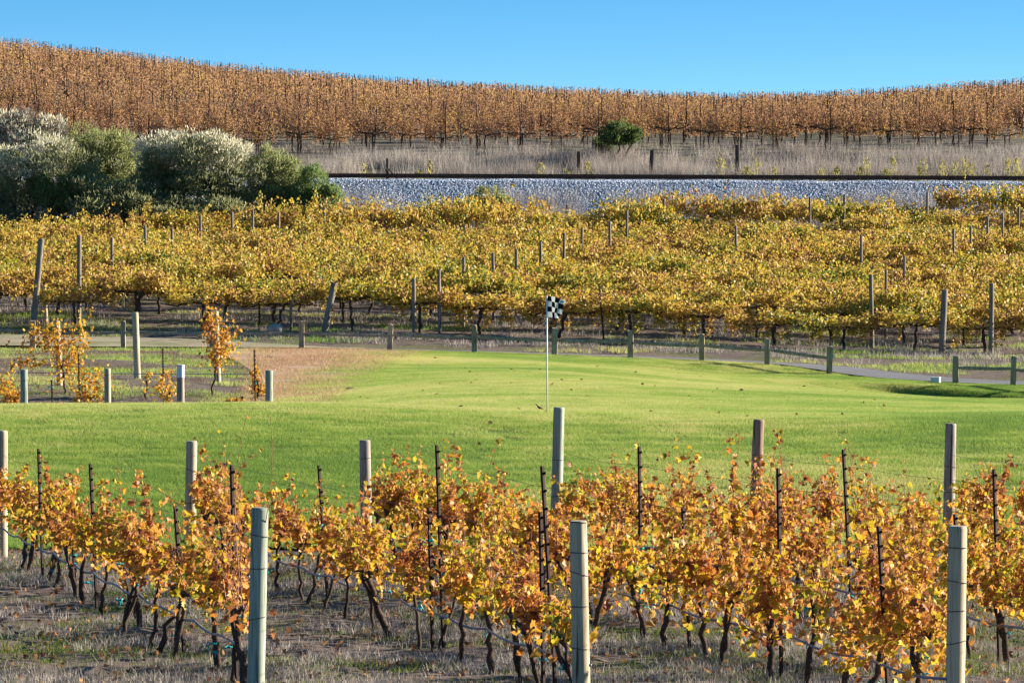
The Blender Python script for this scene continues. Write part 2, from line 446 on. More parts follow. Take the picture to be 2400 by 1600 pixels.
M['plain'] = dust_mat('far_fields', (0.12, 0.10, 0.05), (0.2, 0.16, 0.08), (0.26, 0.22, 0.12), 0.01, 0.3)

FENCE = [(-420, 157.5), (75, 156.5), (283, 156.1), (488, 155.6), (693, 155.1), (895, 154.8), (1090, 154.5), (1273, 154.0), (1448, 153.3),
         (1612, 152.4), (1762, 151.1), (1905, 149.6), (2050, 147.9), (2195, 146.3), (2327, 144.9), (2455, 143.4), (2900, 138.0)]
fx_u = np.array([(p - 1176) / FPX for p, _ in FENCE]); fx_d = np.array([d for _, d in FENCE])
fence_d = lambda u: np.interp(u, fx_u, fx_d)

def sheet(name, us, f0, f1, nd_, mat, dz, jag0=None, kind='structure', lumps=0.0, lower=None):
    """a ruled sheet: for every bearing u, depths from f0(u) to f1(u)"""
    us = np.asarray(us); t = np.linspace(0, 1, nd_)
    d0, d1 = f0(us), f1(us)
    D = d0[:, None] + (d1 - d0)[:, None] * t[None]
    X = us[:, None] * D
    Z = zt(X, D) + dz
    if lumps: Z = Z + lumps * (smooth_noise(X, D, 0.35, 3) + 0.6 * smooth_noise(X, D, 0.13, 4) + 1.6 * smooth_noise(X, D, 1.3, 5))
    if lower is not None: Z = Z + lower(X, D)
    v = np.stack([X, D, Z], 2).reshape(-1, 3)
    a = np.arange(len(us) - 1)[:, None] * nd_ + np.arange(nd_ - 1)[None]
    f = np.stack([a, a + nd_, a + nd_ + 1, a + 1], 2).reshape(-1, 4)
    o = link(name, mesh_np(name, v, f, mat, smooth=True))
    return tag(o, kind=kind)

U_MID = np.arange(-0.15, 0.1501, 0.0025)
U_ALL = np.concatenate([np.arange(-0.8, -0.15, 0.05), U_MID, np.arange(0.2, 0.81, 0.05)])
LD = np.array([68, 84, 86.5, 95, 105, 113, 122, 136, 146, 153, 156.0])
LX = np.array([-60, -50, -4.4, -4.55, -4.7, -4.75, -4.9, -4.5, -4.2, -3.6, -2.2])
lawn_left = lambda d: np.interp(d, LD, LX)
def lower_under(X, D):
    on = (D > 69) & (X > lawn_left(D) + 0.3) & (D < fence_d(X / D) - 0.3)
    deep = on & (D > 90) & (X > lawn_left(D) + 1.2) & (D < fence_d(X / D) - 1.4)
    return np.where(deep, -0.45, np.where(on, -0.12, 0.0))
ones = lambda k: (lambda u: np.full(len(u), float(k)))
# the soil, in strips of even depth joined in one sheet
def ground_sheet():
    dd = np.concatenate([np.arange(20, 38, 0.4), np.arange(38, 70, 0.1), np.arange(70, 215.9, 0.45), [216.2]])
    D, U = np.meshgrid(dd, U_ALL); X = U * D
    lum = np.where(D < 69, 0.95, 1.1) * np.where((D > 206), 0.2, 1.0)
    Z = zt(X, D) + 0.028 * lum * (smooth_noise(X, D, 0.5, 3) + 0.6 * smooth_noise(X, D, 0.22, 4) + 1.4 * smooth_noise(X, D, 1.7, 5)) + np.where(D < 69, 0.022 * smooth_noise(X, D, 0.17, 14), 0) + lower_under(X, D) - 0.03
    n = len(dd)
    v = np.stack([X, D, Z], 2).reshape(-1, 3)
    a = np.arange(len(U_ALL) - 1)[:, None] * n + np.arange(n - 1)[None]
    f = np.stack([a, a + n, a + n + 1, a + 1], 2).reshape(-1, 4)
    return tag(link('ground', mesh_np('ground', v, f, M['soil'], smooth=True)), kind='structure')
ground_sheet()
hd = sheet('hill', U_ALL, ones(216.0), ones(690.0), 320, M['hill_soil'], 0.0, lumps=0.03)
pl = MB().add([(-6000, -3000, EYE - 13.2), (6000, -3000, EYE - 13.2), (6000, 8000, EYE - 13.2), (-6000, 8000, EYE - 13.2)], [(0, 1, 2, 3)]).build('far_land', M['plain'])
tag(pl, kind='structure')

def lawn_sheet():
    dd = np.concatenate([np.arange(68.6, 88, 0.2), np.arange(88, 140, 0.35), np.linspace(140, 157.8, 90)])
    nu = 150
    V = []
    for d in dd:
        xl = lawn_left(d) + 0.6 * smooth_noise(d, 0.0, 1.6, 6) + 0.3 * smooth_noise(d, 3.0, 0.4, 7)
        xl = max(xl, -0.17 * d) if d < 86.4 else xl
        xr = 0.17 * d
        # right of the fence line the lawn ends: clip by depth
        x = np.linspace(xl, xr, nu)
        V.append(np.stack([x, np.full(nu, d)], 1))
    V = np.array(V)                                   # nd x nu x 2
    X, D = V[..., 0], V[..., 1]
    lim = fence_d(X / D) + 0.25 + 0.12 * smooth_noise(X, D, 0.7, 8)
    Dc = np.minimum(D, lim)
    X = X * Dc / D
    Z = zt(X, Dc) + 0.012
    n = nu
    v = np.stack([X, Dc, Z], 2).reshape(-1, 3)
    a = np.arange(len(dd) - 1)[:, None] * n + np.arange(n - 1)[None]
    f = np.stack([a, a + 1, a + n + 1, a + n], 2).reshape(-1, 4)
    keep = ~((D[:-1, :-1] >= lim[:-1, :-1]) & (D[:-1, 1:] >= lim[:-1, 1:]))
    f = f[keep.reshape(-1)]
    return tag(link('lawn', mesh_np('lawn', v, f, M['lawn'], smooth=True)), kind='structure')
LAWN = lawn_sheet()
bare = sheet('bare_earth', np.arange(-0.062, -0.010, 0.0008),
      lambda u: np.interp(u, [-0.062, -0.052, -0.05, -0.04, -0.033, -0.025, -0.015, -0.01], [150, 128, 100, 104, 112, 128, 142, 150]) + 1.2 * smooth_noise(u * 150, u * 0, 0.5, 9),
      lambda u: fence_d(u) - 0.9 + 0.6 * smooth_noise(u * 150, u * 0 + 4, 0.6, 10), 60, M['bare'], 0.028)
path = sheet('path', np.arange(-0.03, 0.16, 0.001), lambda u: fence_d(u) + 0.45, lambda u: fence_d(u) + 0.45 + np.interp(u, [-0.055, -0.01, 0.03, 0.08, 0.12], [0.5, 0.6, 0.9, 2.4, 3.0]), 8, M['asphalt'], 0.045)
track = sheet('dirt_track', np.arange(-0.16, -0.024, 0.001), lambda u: fence_d(u) + 0.3, lambda u: fence_d(u) + np.interp(u, [-0.16, -0.062, -0.025], [3.4, 3.0, 0.5]) + 0.15 * smooth_noise(u * 150, u * 0, 0.8, 12), 16, M['track'], 0.04)

# ------------------------------------------------------------------ grass and ground cover (stuff)
def blade_patch(n, size, h0, h1, w, lean=0.5):
    p = R.uniform(-size / 2, size / 2, (n, 2))
    h = R.uniform(h0, h1, n); a = R.uniform(0, 2 * math.pi, n); l = R.uniform(0, lean, n) * h
    dx, dy = np.cos(a), np.sin(a); b = a + R.uniform(-1.5, 1.5, n)
    lx, ly = np.cos(b) * l, np.sin(b) * l
    v = np.empty((n, 3, 3))
    v[:, 0] = np.stack([p[:, 0] - dx * w / 2, p[:, 1] - dy * w / 2, np.full(n, -0.012)], 1)
    v[:, 1] = np.stack([p[:, 0] + dx * w / 2, p[:, 1] + dy * w / 2, np.full(n, -0.012)], 1)
    v[:, 2] = np.stack([p[:, 0] + lx, p[:, 1] + ly, h], 1)
    return v.reshape(-1, 3), np.arange(n * 3).reshape(-1, 3)

def scatter_nodes(obj, host, density, smin, smax, seed=0, align=True):
    """instances the object's own mesh over the host sheet"""
    ng = bpy.data.node_groups.new(obj.name + '_scatter', 'GeometryNodeTree')
    ng.interface.new_socket('Geometry', in_out='INPUT', socket_type='NodeSocketGeometry')
    ng.interface.new_socket('Geometry', in_out='OUTPUT', socket_type='NodeSocketGeometry')
    N, L = ng.nodes, ng.links
    gi, go = N.new('NodeGroupInput'), N.new('NodeGroupOutput')
    oi = N.new('GeometryNodeObjectInfo'); oi.inputs['Object'].default_value = host; oi.transform_space = 'RELATIVE'
    dp = N.new('GeometryNodeDistributePointsOnFaces'); dp.inputs['Density'].default_value = density; dp.inputs['Seed'].default_value = seed
    L.new(oi.outputs['Geometry'], dp.inputs['Mesh'])
    ip = N.new('GeometryNodeInstanceOnPoints')
    L.new(dp.outputs['Points'], ip.inputs['Points']); L.new(gi.outputs[0], ip.inputs['Instance'])
    rv = N.new('FunctionNodeRandomValue'); rv.data_type = 'FLOAT_VECTOR'
    t = 2 * math.pi
    rv.inputs[0].default_value = (0, 0, 0) if align else (-t, -t, -t)
    rv.inputs[1].default_value = (0, 0, t) if align else (t, t, t)
    er = N.new('FunctionNodeEulerToRotation'); L.new(rv.outputs[0], er.inputs[0])
    if align:
        rr = N.new('FunctionNodeRotateRotation'); rr.rotation_space = 'LOCAL'
        L.new(dp.outputs['Rotation'], rr.inputs[0]); L.new(er.outputs[0], rr.inputs[1])
        L.new(rr.outputs[0], ip.inputs['Rotation'])
    else: L.new(er.outputs[0], ip.inputs['Rotation'])
    rs = N.new('FunctionNodeRandomValue'); rs.data_type = 'FLOAT'
    rs.inputs[2].default_value = smin; rs.inputs[3].default_value = smax
    L.new(rs.outputs[1], ip.inputs['Scale'])
    L.new(ip.outputs[0], go.inputs[0])
    md = obj.modifiers.new('scatter', 'NODES'); md.node_group = ng

v, f = blade_patch(300, 0.5, 0.022, 0.055, 0.006, 0.7)
gr = tag(link('lawn_grass', mesh_np('lawn_grass', v, f, M['grass'])), 'short mown green grass covering the rolling lawn', 'grass', kind='stuff')
scatter_nodes(gr, LAWN, 17.0, 0.8, 1.25, 1)

def tufts(name, pts, n, spread, h0, h1, w, mat, label, cat, lean=0.6, scale=None):
    """many blade tufts joined in one mesh, standing at pts (M,2)"""
    M_ = len(pts)
    z = zt(pts[:, 0], pts[:, 1])
    off = R.normal(0, spread, (M_, n, 2)); base = pts[:, None, :] + off
    s = np.ones(M_) if scale is None else scale
    h = R.uniform(h0, h1, (M_, n)) * s[:, None]
    a = R.uniform(0, 2 * math.pi, (M_, n)); b = R.uniform(0, 2 * math.pi, (M_, n))
    l = R.uniform(0.1, lean, (M_, n)) * h
    out = off / (np.linalg.norm(off, axis=2, keepdims=True) + 1e-6)
    lx = np.cos(b) * l * 0.5 + out[..., 0] * l * 0.7; ly = np.sin(b) * l * 0.5 + out[..., 1] * l * 0.7
    dx, dy = np.cos(a) * w / 2, np.sin(a) * w / 2
    zz = np.broadcast_to(z[:, None], h.shape) - 0.03
    v = np.empty((M_, n, 3, 3))
    v[:, :, 0] = np.stack([base[..., 0] - dx, base[..., 1] - dy, zz], 2)
    v[:, :, 1] = np.stack([base[..., 0] + dx, base[..., 1] + dy, zz], 2)
    v[:, :, 2] = np.stack([base[..., 0] + lx, base[..., 1] + ly, zz + h], 2)
    o = link(name, mesh_np(name, v.reshape(-1, 3), np.arange(M_ * n * 3).reshape(-1, 3), mat))
    return tag(o, label, cat, kind='stuff')

def rnd_pts(n, d0, d1, umax=0.118, u0=None, keep=None):
    d = np.sqrt(R.uniform(d0 * d0, d1 * d1, n)); u = R.uniform(-umax if u0 is None else u0, umax, n)
    p = np.stack([u * d, d], 1)
    if keep is not None: p = p[keep(p[:, 0], p[:, 1])]
    return p
M['dry'] = leaf_mat('dry_stems', [(0.0, (0.18, 0.14, 0.12)), (0.4, (0.36, 0.31, 0.27)), (0.75, (0.52, 0.46, 0.40)), (1.0, (0.64, 0.58, 0.50))], 0.25, 0.25, 0.3, 0.8, 0.15)
M['dry_purple'] = leaf_mat('dead_brush', [(0.0, (0.20, 0.155, 0.14)), (0.4, (0.41, 0.35, 0.30)), (0.75, (0.57, 0.505, 0.43)), (1.0, (0.70, 0.635, 0.53))], 0.25, 0.2, 0.3, 0.85, 0.1)
M['brown_weed'] = leaf_mat('brown_weeds', [(0.0, (0.12, 0.085, 0.06)), (0.5, (0.24, 0.17, 0.12)), (1.0, (0.38, 0.29, 0.20))], 0.3, 0.25, 0.3, 0.85, 0.1)
M['weed'] = leaf_mat('green_weeds', [(0.0, (0.05, 0.09, 0.015)), (0.5, (0.13, 0.19, 0.03)), (1.0, (0.28, 0.30, 0.05))], 0.4, 0.25, 0.3, 0.6, 0.2)
M['yellow_weed'] = leaf_mat('yellow_weeds', [(0.0, (0.28, 0.24, 0.07)), (0.5, (0.44, 0.38, 0.11)), (1.0, (0.52, 0.47, 0.16))], 0.4, 0.25, 0.2, 0.7, 0.15)
# foreground floor: dead grey weeds, low green weeds, fallen leaves
k1 = lambda x, d: smooth_noise(x, d, 1.6, 21) + 0.4 * smooth_noise(x, d, 0.5, 22) > -0.15
k3 = lambda x, d: smooth_noise(x, d, 1.2, 27) + 0.5 * smooth_noise(x, d, 0.4, 28) > 0.0
tufts('dead_weed_clumps', rnd_pts(15000, 37, 67.5, umax=0.15, keep=k3), 20, 0.08, 0.025, 0.13, 0.009, M['dry'], 'fuzzy pale clumps of dead weeds between the near vine rows', 'dead weeds', 1.3)
tufts('dry_weeds', rnd_pts(3800, 37, 67.5, umax=0.15, keep=k1), 8, 0.08, 0.04, 0.14, 0.008, M['dry'], 'grey dead weeds covering the soil between the near vine rows', 'dead weeds', 1.0)
k2 = lambda x, d: smooth_noise(x, d, 1.9, 23) + 0.5 * smooth_noise(x, d, 0.6, 24) > -0.12
tufts('green_weeds', rnd_pts(14000, 37, 67.5, umax=0.15, keep=k2), 10, 0.07, 0.02, 0.09, 0.012, M['weed'], 'low green weeds in patches under the near vines', 'weeds', 2.2)

# ------------------------------------------------------------------ leaf shapes
def leaf_template(seed, curl):
    r = np.random.default_rng(seed)
    half = [(0.24, -0.12), (0.48, 0.06), (0.42, 0.24), (0.54, 0.46), (0.35, 0.56), (0.25, 0.74)]
    out = [(0, 0.06)] + half + [(0, 1.0)] + [(-x, y) for x, y in reversed(half)]
    v = np.array([(0, 0.36, 0)] + [(x, y, 0) for x, y in out], float)
    v[1:, :2] += r.normal(0, 0.025, (len(out), 2))
    v[:, 2] = curl * (v[:, 0] ** 2) * 1.1 - 0.35 * abs(curl) * np.clip(v[:, 1] - 0.3, 0, 1) ** 2 + r.normal(0, 0.035, len(v))
    v[0, 2] -= 0.06
    n = len(out)
    f = np.array([(0, 1 + i, 1 + (i + 1) % n) for i in range(n)])
    return v, f
LEAF = [leaf_template(s, c) for s, c in ((1, 0.6), (2, -0.7), (3, 1.3), (4, 0.3), (5, -1.5), (6, 2.0))]
LEAF_ME = [mesh_np('leaf', v, f, M['vine_leaf']) for v, f in LEAF]
QUAD_V = np.array([(0, 0, 0), (0.42, 0.35, 0.10), (0.30, 0.8, 0.05), (0, 1, -0.06), (-0.30, 0.8, 0.05), (-0.42, 0.35, 0.10)], float)
QUAD_F = np.array([(0, 1, 2, 3), (0, 3, 4, 5)])

def foliage_mesh(name, pos, tips, size, mat, lobed=True):
    if lobed:
        V, F, n = [], [], 0
        grp = R.integers(0, len(LEAF), len(pos))
        for g, (tv, tf) in enumerate(LEAF):
            k = grp == g
            if not k.any(): continue
            v, f = scatter(tv, tf, pos[k], frames(tips[k]), size[k])
            V.append(v); F.append(f + n); n += len(v)
        return mesh_np(name, np.concatenate(V), np.concatenate(F), mat)
    v, f = scatter(QUAD_V, QUAD_F, pos, frames(tips), size)
    return mesh_np(name, v, f, mat)

def hang(n, down=0.75, side=0.8):
    t = R.normal(0, side, (n, 3)); t[:, 2] = -down + R.normal(0, 0.5, n)
    return t

ORD = ['first', 'second', 'third', 'fourth', 'fifth', 'sixth', 'seventh', 'eighth', 'ninth', 'tenth', 'eleventh', 'twelfth', 'thirteenth', 'fourteenth',
       'fifteenth', 'sixteenth', 'seventeenth', 'eighteenth', 'nineteenth', 'twentieth', 'twenty-first', 'twenty-second', 'twenty-third', 'twenty-fourth', 'twenty-fifth',
       'twenty-sixth', 'twenty-seventh', 'twenty-eighth', 'twenty-ninth', 'thirtieth', 'thirty-first', 'thirty-second', 'thirty-third', 'thirty-fourth', 'thirty-fifth', 'thirty-sixth']

def wobble(p0, p1, n, amp):
    p0, p1 = np.array(p0, float), np.array(p1, float)
    t = np.linspace(0, 1, n)[:, None]
    p = p0 * (1 - t) + p1 * t
    w = R.normal(0, amp, (n, 3)); w[0] = 0
    return p + w

# ------------------------------------------------------------------ posts, stakes, wires
def round_post(name, base, top, rad, mat, label, group, wraps=(), cat='post', sides=18):
    base, top = Vector(base), Vector(top)
    ax = top - base; h = ax.length
    o = MB()
    ts = [-0.25 / h, 0.0, 0.2, 0.4, 0.6, 0.8, 0.985, 1.0]
    pts = [ax * t for t in ts]
    rr = [rad * (1.03 - 0.05 * max(t, 0)) * (1 + R.normal(0, 0.012)) for t in ts]; rr[-1] *= 0.93
    o.tube(pts, rr, sides, 0.02)
    po = tag(o.build(name, mat, None, base, True), label, cat, group)
    me = po.data
    me.polygons[len(me.polygons) - 1].use_smooth = False
    for w in wraps:
        t = w / h
        ring = MB()
        ph = np.linspace(0, 2 * math.pi, 15)
        c = ax * t; tilt = R.normal(0, 0.15)
        rw = rad * 1.035
        pts = [(c.x + math.cos(a) * rw, c.y + math.sin(a) * rw, c.z + tilt * math.cos(a) * rw) for a in ph]
        ring.tube(pts, 0.0045, 5, cap=False)
        ring.build('wire_wrap', M['wire'], po, (0, 0, 0))
    return po

def tie_mesh():
    b = MB()
    ph = np.linspace(0, 2 * math.pi, 9)
    b.tube([(math.cos(a) * 0.03, math.sin(a) * 0.03, 0.006 * math.sin(2 * a)) for a in ph], 0.008, 4, cap=False)
    b.tube([(0.03, -0.01, 0), (0.055, -0.02, 0.01), (0.075, -0.03, -0.03)], [0.007, 0.009, 0.004], 4)
    b.tube([(0.03, 0.0, 0), (0.05, -0.03, -0.02), (0.05, -0.035, -0.06)], [0.007, 0.008, 0.004], 4)
    return b.mesh('tie', M['tie'])
TIE = tie_mesh()

def steel_stake(base, top, label, group, ties=(), name='vine_stake', rad=0.019):
    base, top = Vector(base), Vector(top); ax = top - base; h = ax.length
    b = MB()
    b.tube([ax * (-0.1 / h), ax * 0.5, ax], [rad, rad, rad], 4)
    for i in range(9):                                   # hook notches down one edge
        t = 0.35 + 0.62 * i / 8
        b.box(tuple(ax * t + Vector((rad * 1.15, -rad * 0.3, 0))), (0.016, 0.012, 0.022))
    o = tag(b.build(name, M['stake'], None, base), label, 'stake', group)
    for z in ties:
        link('tie', TIE, o, ax * (z / h), (0, 0, R.uniform(0, 6)), R.uniform(0.7, 1.2))
    return o

def ground_hit(px, py, d0, d1):
    """first place between d0 and d1 where the sight line meets the land"""
    for d in np.arange(d0, d1, 0.1):
        p = P(px, py, d)
        if p.z <= zt1(p.x, d): return d
    return d1

# ------------------------------------------------------------------ the near vineyard
ROW_X = lambda k, d: -2.23 + 2.6 * k - 0.2 * (d - 43)
NEAR_END = {-1: 44.5, 0: 43.0, 1: 41.5, 2: 40.0, 3: 38.6, 4: 37.2, 5: 35.8, 6: 34.4, 7: 33.0}
FAR_D = 67.0
ROWS_SAID = {-1: 'the leftmost near row', 0: 'the row of the green-tinted post', 1: 'the row of the cream post', 2: 'the row of the tan post at right',
             3: 'the first row past the tan post', 4: 'the second row past the tan post', 5: 'the third row past the tan post', 6: 'the fourth row past the tan post'}
near_posts = [
    (597, 1165, 587, 0, 43.0, M['post_green'], 0.076, 'thick green-tinted wooden end post wrapped in wires at lower left', (0.72, 1.16, 1.45)),
    (1328, 1195, 1336, 1, 41.5, M['post_cream'], 0.075, 'thick cream wooden end post banded with wire at the bottom centre', (0.56, 0.92, 1.2, 1.38, 1.64)),
    (2200, 1207, 2193, 2, 40.0, M['post_cream'], 0.078, 'thick tan wooden end post with sagging wires at lower right', (0.72, 0.98, 1.22, 1.5))]
for px, py, pb, k, d, mat, rad, lab, wr in near_posts:
    t = P(px, py, d)
    b = P(pb, 1600, d); b.z = zt1(b.x, d)
    round_post('end_post', b, t, rad, mat, lab, 'end posts of the near vine rows', wr, sides=24)
far_posts = [
    (5, 988, 4, 66.8, M['post_cream'], 'pale wooden post cut by the left picture edge', (1.0,)),
    (440, 1012, 436, 66.8, M['post_cream'], 'pale wooden post half hidden by tall vine shoots, left of the green-tinted post', (0.75, 1.2)),
    (838, 1010, 842, 68.0, M['post_grey'], 'grey cracked wooden post standing before the lawn, left of centre', (0.9, 1.3)),
    (1284, 935, 1276, 67.6, M['post_green'], 'grey-green wooden post below the golf flag', (0.8, 1.3)),
    (1743, 963, 1730, 67.0, M['post_brown'], 'brown weathered wooden post with a slanting brace', (1.1, 1.4)),
    (2184, 972, 2177, 66.8, M['post_grey'], 'grey wooden post with leaves caught on it, above the tan post', (0.9, 1.25))]
for px, py, pb, d, mat, lab, wr in far_posts:
    t = P(px, py, d); b = P(pb, 1300, d); b.z = zt1(b.x, d)
    po = round_post('end_post', b, t, 0.078, mat, lab, 'far end posts of the near vine rows', wr)
    if px == 1743:
        q0, q1 = P(1738, 1120, d - 0.1) - b, P(1790, 1235, d - 0.5) - b
        MB().tube([q0, q1], [0.045, 0.05], 8, 0.05).build('brace', M['post_grey'], po)

# steel stakes: each on whichever row makes it about 1.95 m tall
stakes = [(88, 1030), (207, 1065), (402, 1160), (532, 1068), (732, 1068), (1003, 1022), (1245, 1070), (1241, 1175), (1468, 1025), (1568, 1165),
          (1787, 1075), (1937, 1032), (2283, 1077), (2193, 1180), (2018, 1208), (985, 1165), (165, 1185)]
stake_said = ['beside the left edge, dark against the lawn', 'second from the left edge above the vines', 'with a teal tie, left of the tall shoots', 'behind the tall vine shoots at left',
              'leaning between the green-tinted post and the grey post', 'tall and leaning right of the grey cracked post', 'behind the one just left of the cream post', 'just left of the cream post, nearer one',
              'alone against the lawn right of the flag post', 'long and leaning, right of the cream post', 'beside the braced post', 'straight against the lawn between braced post and right post',
              'near the right picture edge', 'just behind the tan post', 'sunk among leaves left of the tan post', 'short, among leaves at centre left', 'low among the left vines']
for (px, py), said in zip(stakes, stake_said):
    best = None
    for k in range(-1, 8):
        u = (px - 1176) / FPX
        d = (6.37 + 2.6 * k) / (u + 0.2)
        if not (NEAR_END.get(k, 36) + 0.4 < d < FAR_D): continue
        t = P(px, py, d); h = t.z - zt1(t.x, d)
        if best is None or abs(h - 1.95) < abs(best[0] - 1.95): best = (h, d, k)
    h, d, k = best
    t = P(px, py, d)
    b = Vector((t.x + h * (-0.03 if px < 120 else R.uniform(0.01, 0.07)), d, zt1(t.x, d)))
    if px in (88,): b.x = t.x + 0.05
    steel_stake(b, t, 'dark notched steel vine stake ' + said, 'steel stakes in the near vine rows', sorted(R.uniform(0.3, 1.3, R.integers(1, 3))))

# wires and drip hoses, one of each per row
for k in range(-1, 7):
    d0 = NEAR_END[k]; ds = np.linspace(d0, FAR_D, 40)
    xs = ROW_X(k, ds)
    if (np.abs(xs / ds) < 0.11).sum() < 4: continue
    zg = zt(xs, ds)
    said = ROWS_SAID.get(k)
    ph = MB().tube(np.stack([xs, ds - 0.03, zg + 0.42 - 0.05 * np.abs(np.sin(np.arange(40) * 0.9))], 1), 0.0125, 6)
    tag(ph.build('drip_hose', M['hose'], smooth=True), 'grey-blue drip hose strung along ' + said, 'hose', 'drip hoses along the near rows')
    for z0 in (1.02, 1.4):
        wmb = MB().tube(np.stack([xs, ds, zg + z0 + (0.01 * np.sin(np.arange(40)))], 1), 0.0022, 4)
        tag(wmb.build('trellis_wire', M['wire']), ('lower' if z0 < 1.2 else 'upper') + ' trellis wire stretched along ' + said, 'wire', 'trellis wires of the near rows')

def near_vine(loc, rz, label, group, vigour=1.0, fine=True, top=1.0, n_leaf=430, individual=0, mat='vine_leaf', span=0.64, drape=0.25):
    root = empty('grapevine', loc, rz, label=label, cat='grapevine', group=group)
    hh = R.uniform(0.60, 0.76)
    lean = R.normal(0, 0.07, 2)
    lean *= 1.7
    head = np.array([lean[0], lean[1], hh])
    tr = MB()
    pts = wobble((R.normal(0, 0.1), R.normal(0, 0.08), -0.06), head, 9, 0.014)
    tr.tube(pts, list(np.linspace(0.031, 0.021, 8) * R.uniform(0.65, 1.35)) + [0.036], 8, 0.16)
    if R.random() < 0.35:
        tr.tube(wobble(pts[2], head + (0.08, 0.03, 0.02), 6, 0.012), 0.025, 6, 0.15)
    tr.build('trunk', M['bark'], root, smooth=True)
    heads = []
    for s in (-1, 1):
        L = span * R.uniform(0.75, 1.05)
        arm = wobble(head, head + np.array([s * L, R.normal(0, 0.04), 0.06 + R.uniform(-0.05, 0.05)]), 8, 0.018)
        MB().tube(arm, np.linspace(0.026, 0.011, 8), 7, 0.25).build('cordon_arm', M['bark'], root, smooth=True)
        heads += [arm[i] for i in range(1, 8)]
    heads.append(head)
    nc = max(7, int(15 * vigour))
    cb = MB()
    LP, LT, LS = [], [], []
    for c in range(nc):
        h0 = heads[R.integers(len(heads))] + R.normal(0, 0.02, 3)
        L = R.uniform(0.5, 1.0) * top * (1.75 if R.random() < 0.17 else 1.0)
        dirv = np.array([R.normal(0, 0.28), R.normal(0, 0.22), 1.0]); dirv /= np.linalg.norm(dirv)
        bend = np.array([R.normal(0, 0.2), R.normal(0, 0.22), -R.uniform(0, 0.35)])
        t = np.linspace(0, 1, 7)[:, None]
        cane = h0 + dirv * L * t + bend * L * t ** 2.4 * 0.7
        cb.tube(cane, np.linspace(0.0055, 0.002, 7), 4)
        m = int(n_leaf / nc * R.uniform(0.6, 1.4))
        tt = R.beta(1.25, 1.35, m) * 1.02
        seg = np.clip((tt * 6).astype(int), 0, 5); fr = tt * 6 - seg
        p = cane[seg] * (1 - fr[:, None]) + cane[np.clip(seg + 1, 0, 6)] * fr[:, None]
        offs = R.normal(0, 1, (m, 3)); offs /= np.linalg.norm(offs, axis=1, keepdims=True)
        p = p + offs * R.uniform(0.01, 0.07, (m, 1)) * np.array([1, 1.0, 0.8])
        LP.append(p); tp = hang(m) + offs * 0.5
        LT.append(tp); LS.append(np.clip(R.lognormal(-2.87, 0.33, m), 0.026, 0.105) * (1.08 - 0.3 * tt))
    if drape > 0:
        m = int(n_leaf * drape)
        p = np.stack([R.uniform(-span, span, m), R.normal(0, 0.13, m), hh + R.triangular(-0.25 if drape < 0.4 else -0.45, 0.1, 0.32, m)], 1)
        LP.append(p); LT.append(hang(m, 1.0)); LS.append(R.uniform(0.04, 0.085, m))
    cb.build('canes', M['cane'], root)['kind'] = 'stuff'
    LP, LT, LS = np.concatenate(LP), np.concatenate(LT), np.concatenate(LS)
    if individual:
        # the leaves turned towards the open side, outermost first, each a leaf of its own
        order = np.argsort(-(np.abs(LP[:, 1]) + 0.25 * LP[:, 2] + R.uniform(0, 0.2, len(LP))))
        pick, rest = order[:individual], order[individual:]
        fr = frames(LT[pick])
        for i, q in enumerate(pick):
            o = link('leaf', LEAF_ME[R.integers(len(LEAF_ME))], root)
            mt = Matrix(fr[i].tolist()).to_4x4()
            o.matrix_local = Matrix.Translation(LP[q].tolist()) @ mt @ Matrix.Scale(float(LS[q]), 4)
    else: rest = np.arange(len(LP))
    link('foliage', foliage_mesh('foliage', LP[rest], LT[rest], LS[rest], M[mat]), root)['kind'] = 'stuff'
    for z in R.uniform(0.15, hh, R.integers(0, 3)):
        link('tie', TIE, root, (float(np.interp(z, [0, hh], [0, head[0]])), 0, float(z)), (0, 0, R.uniform(0, 6)), R.uniform(0.6, 1.2))
    return root

ANG = math.atan2(1.0, -0.2)
said_start = {0: 'back from the green-tinted post', 1: 'back from the cream post', 2: 'back from the tan post'}
for k in range(-1, 8):
    n = 0
    for d in np.arange(NEAR_END[k] + 0.8, FAR_D - 0.4, 1.28):
        d = d + R.normal(0, 0.11)
        x = float(ROW_X(k, d) + R.normal(0, 0.05)); u = x / d
        if abs(u) > 0.125: continue
        n += 1
        if k in said_start: lab = f'orange and gold grapevine, {ORD[n-1]} {said_start[k]} in its row'
        elif k == -1: lab = f'orange grapevine at the lower left corner, {ORD[n-1]} from the bottom'
        else: lab = f'orange grapevine, {ORD[n-1]} from the right edge in {ROWS_SAID.get(k, "the last row past the tan post")}'
        nearness = d < 50.5
        vig = {0: 0.8, 1: 0.9, 2: 1.15, 3: 1.15, 4: 1.0}.get(k, 0.9) * R.uniform(0.8, 1.2)
        top = {0: 0.78, 1: 0.66, 2: 0.74, 3: 0.74, 4: 0.68}.get(k, 0.64) * R.uniform(0.8, 1.2)
        if k == 0 and n == 1: vig, top = 1.15, 1.3
        if k == 0 and n >= 3: vig, top = 0.85, 0.62
        near_vine((x, d, zt1(x, d)), ANG + R.normal(0, 0.03), lab, 'grapevines of the near rows', vig, top=top,
                  n_leaf=int((0.35 if R.random() < 0.09 else 1) * (290 if k == 1 else 380 if k == 0 else 410 if k in (2, 3) else 270) * R.uniform(0.6, 1.2)), individual=60 if nearness else 0, drape=0.24 if k < 2 else 0.5 if k == 2 else 0.35)

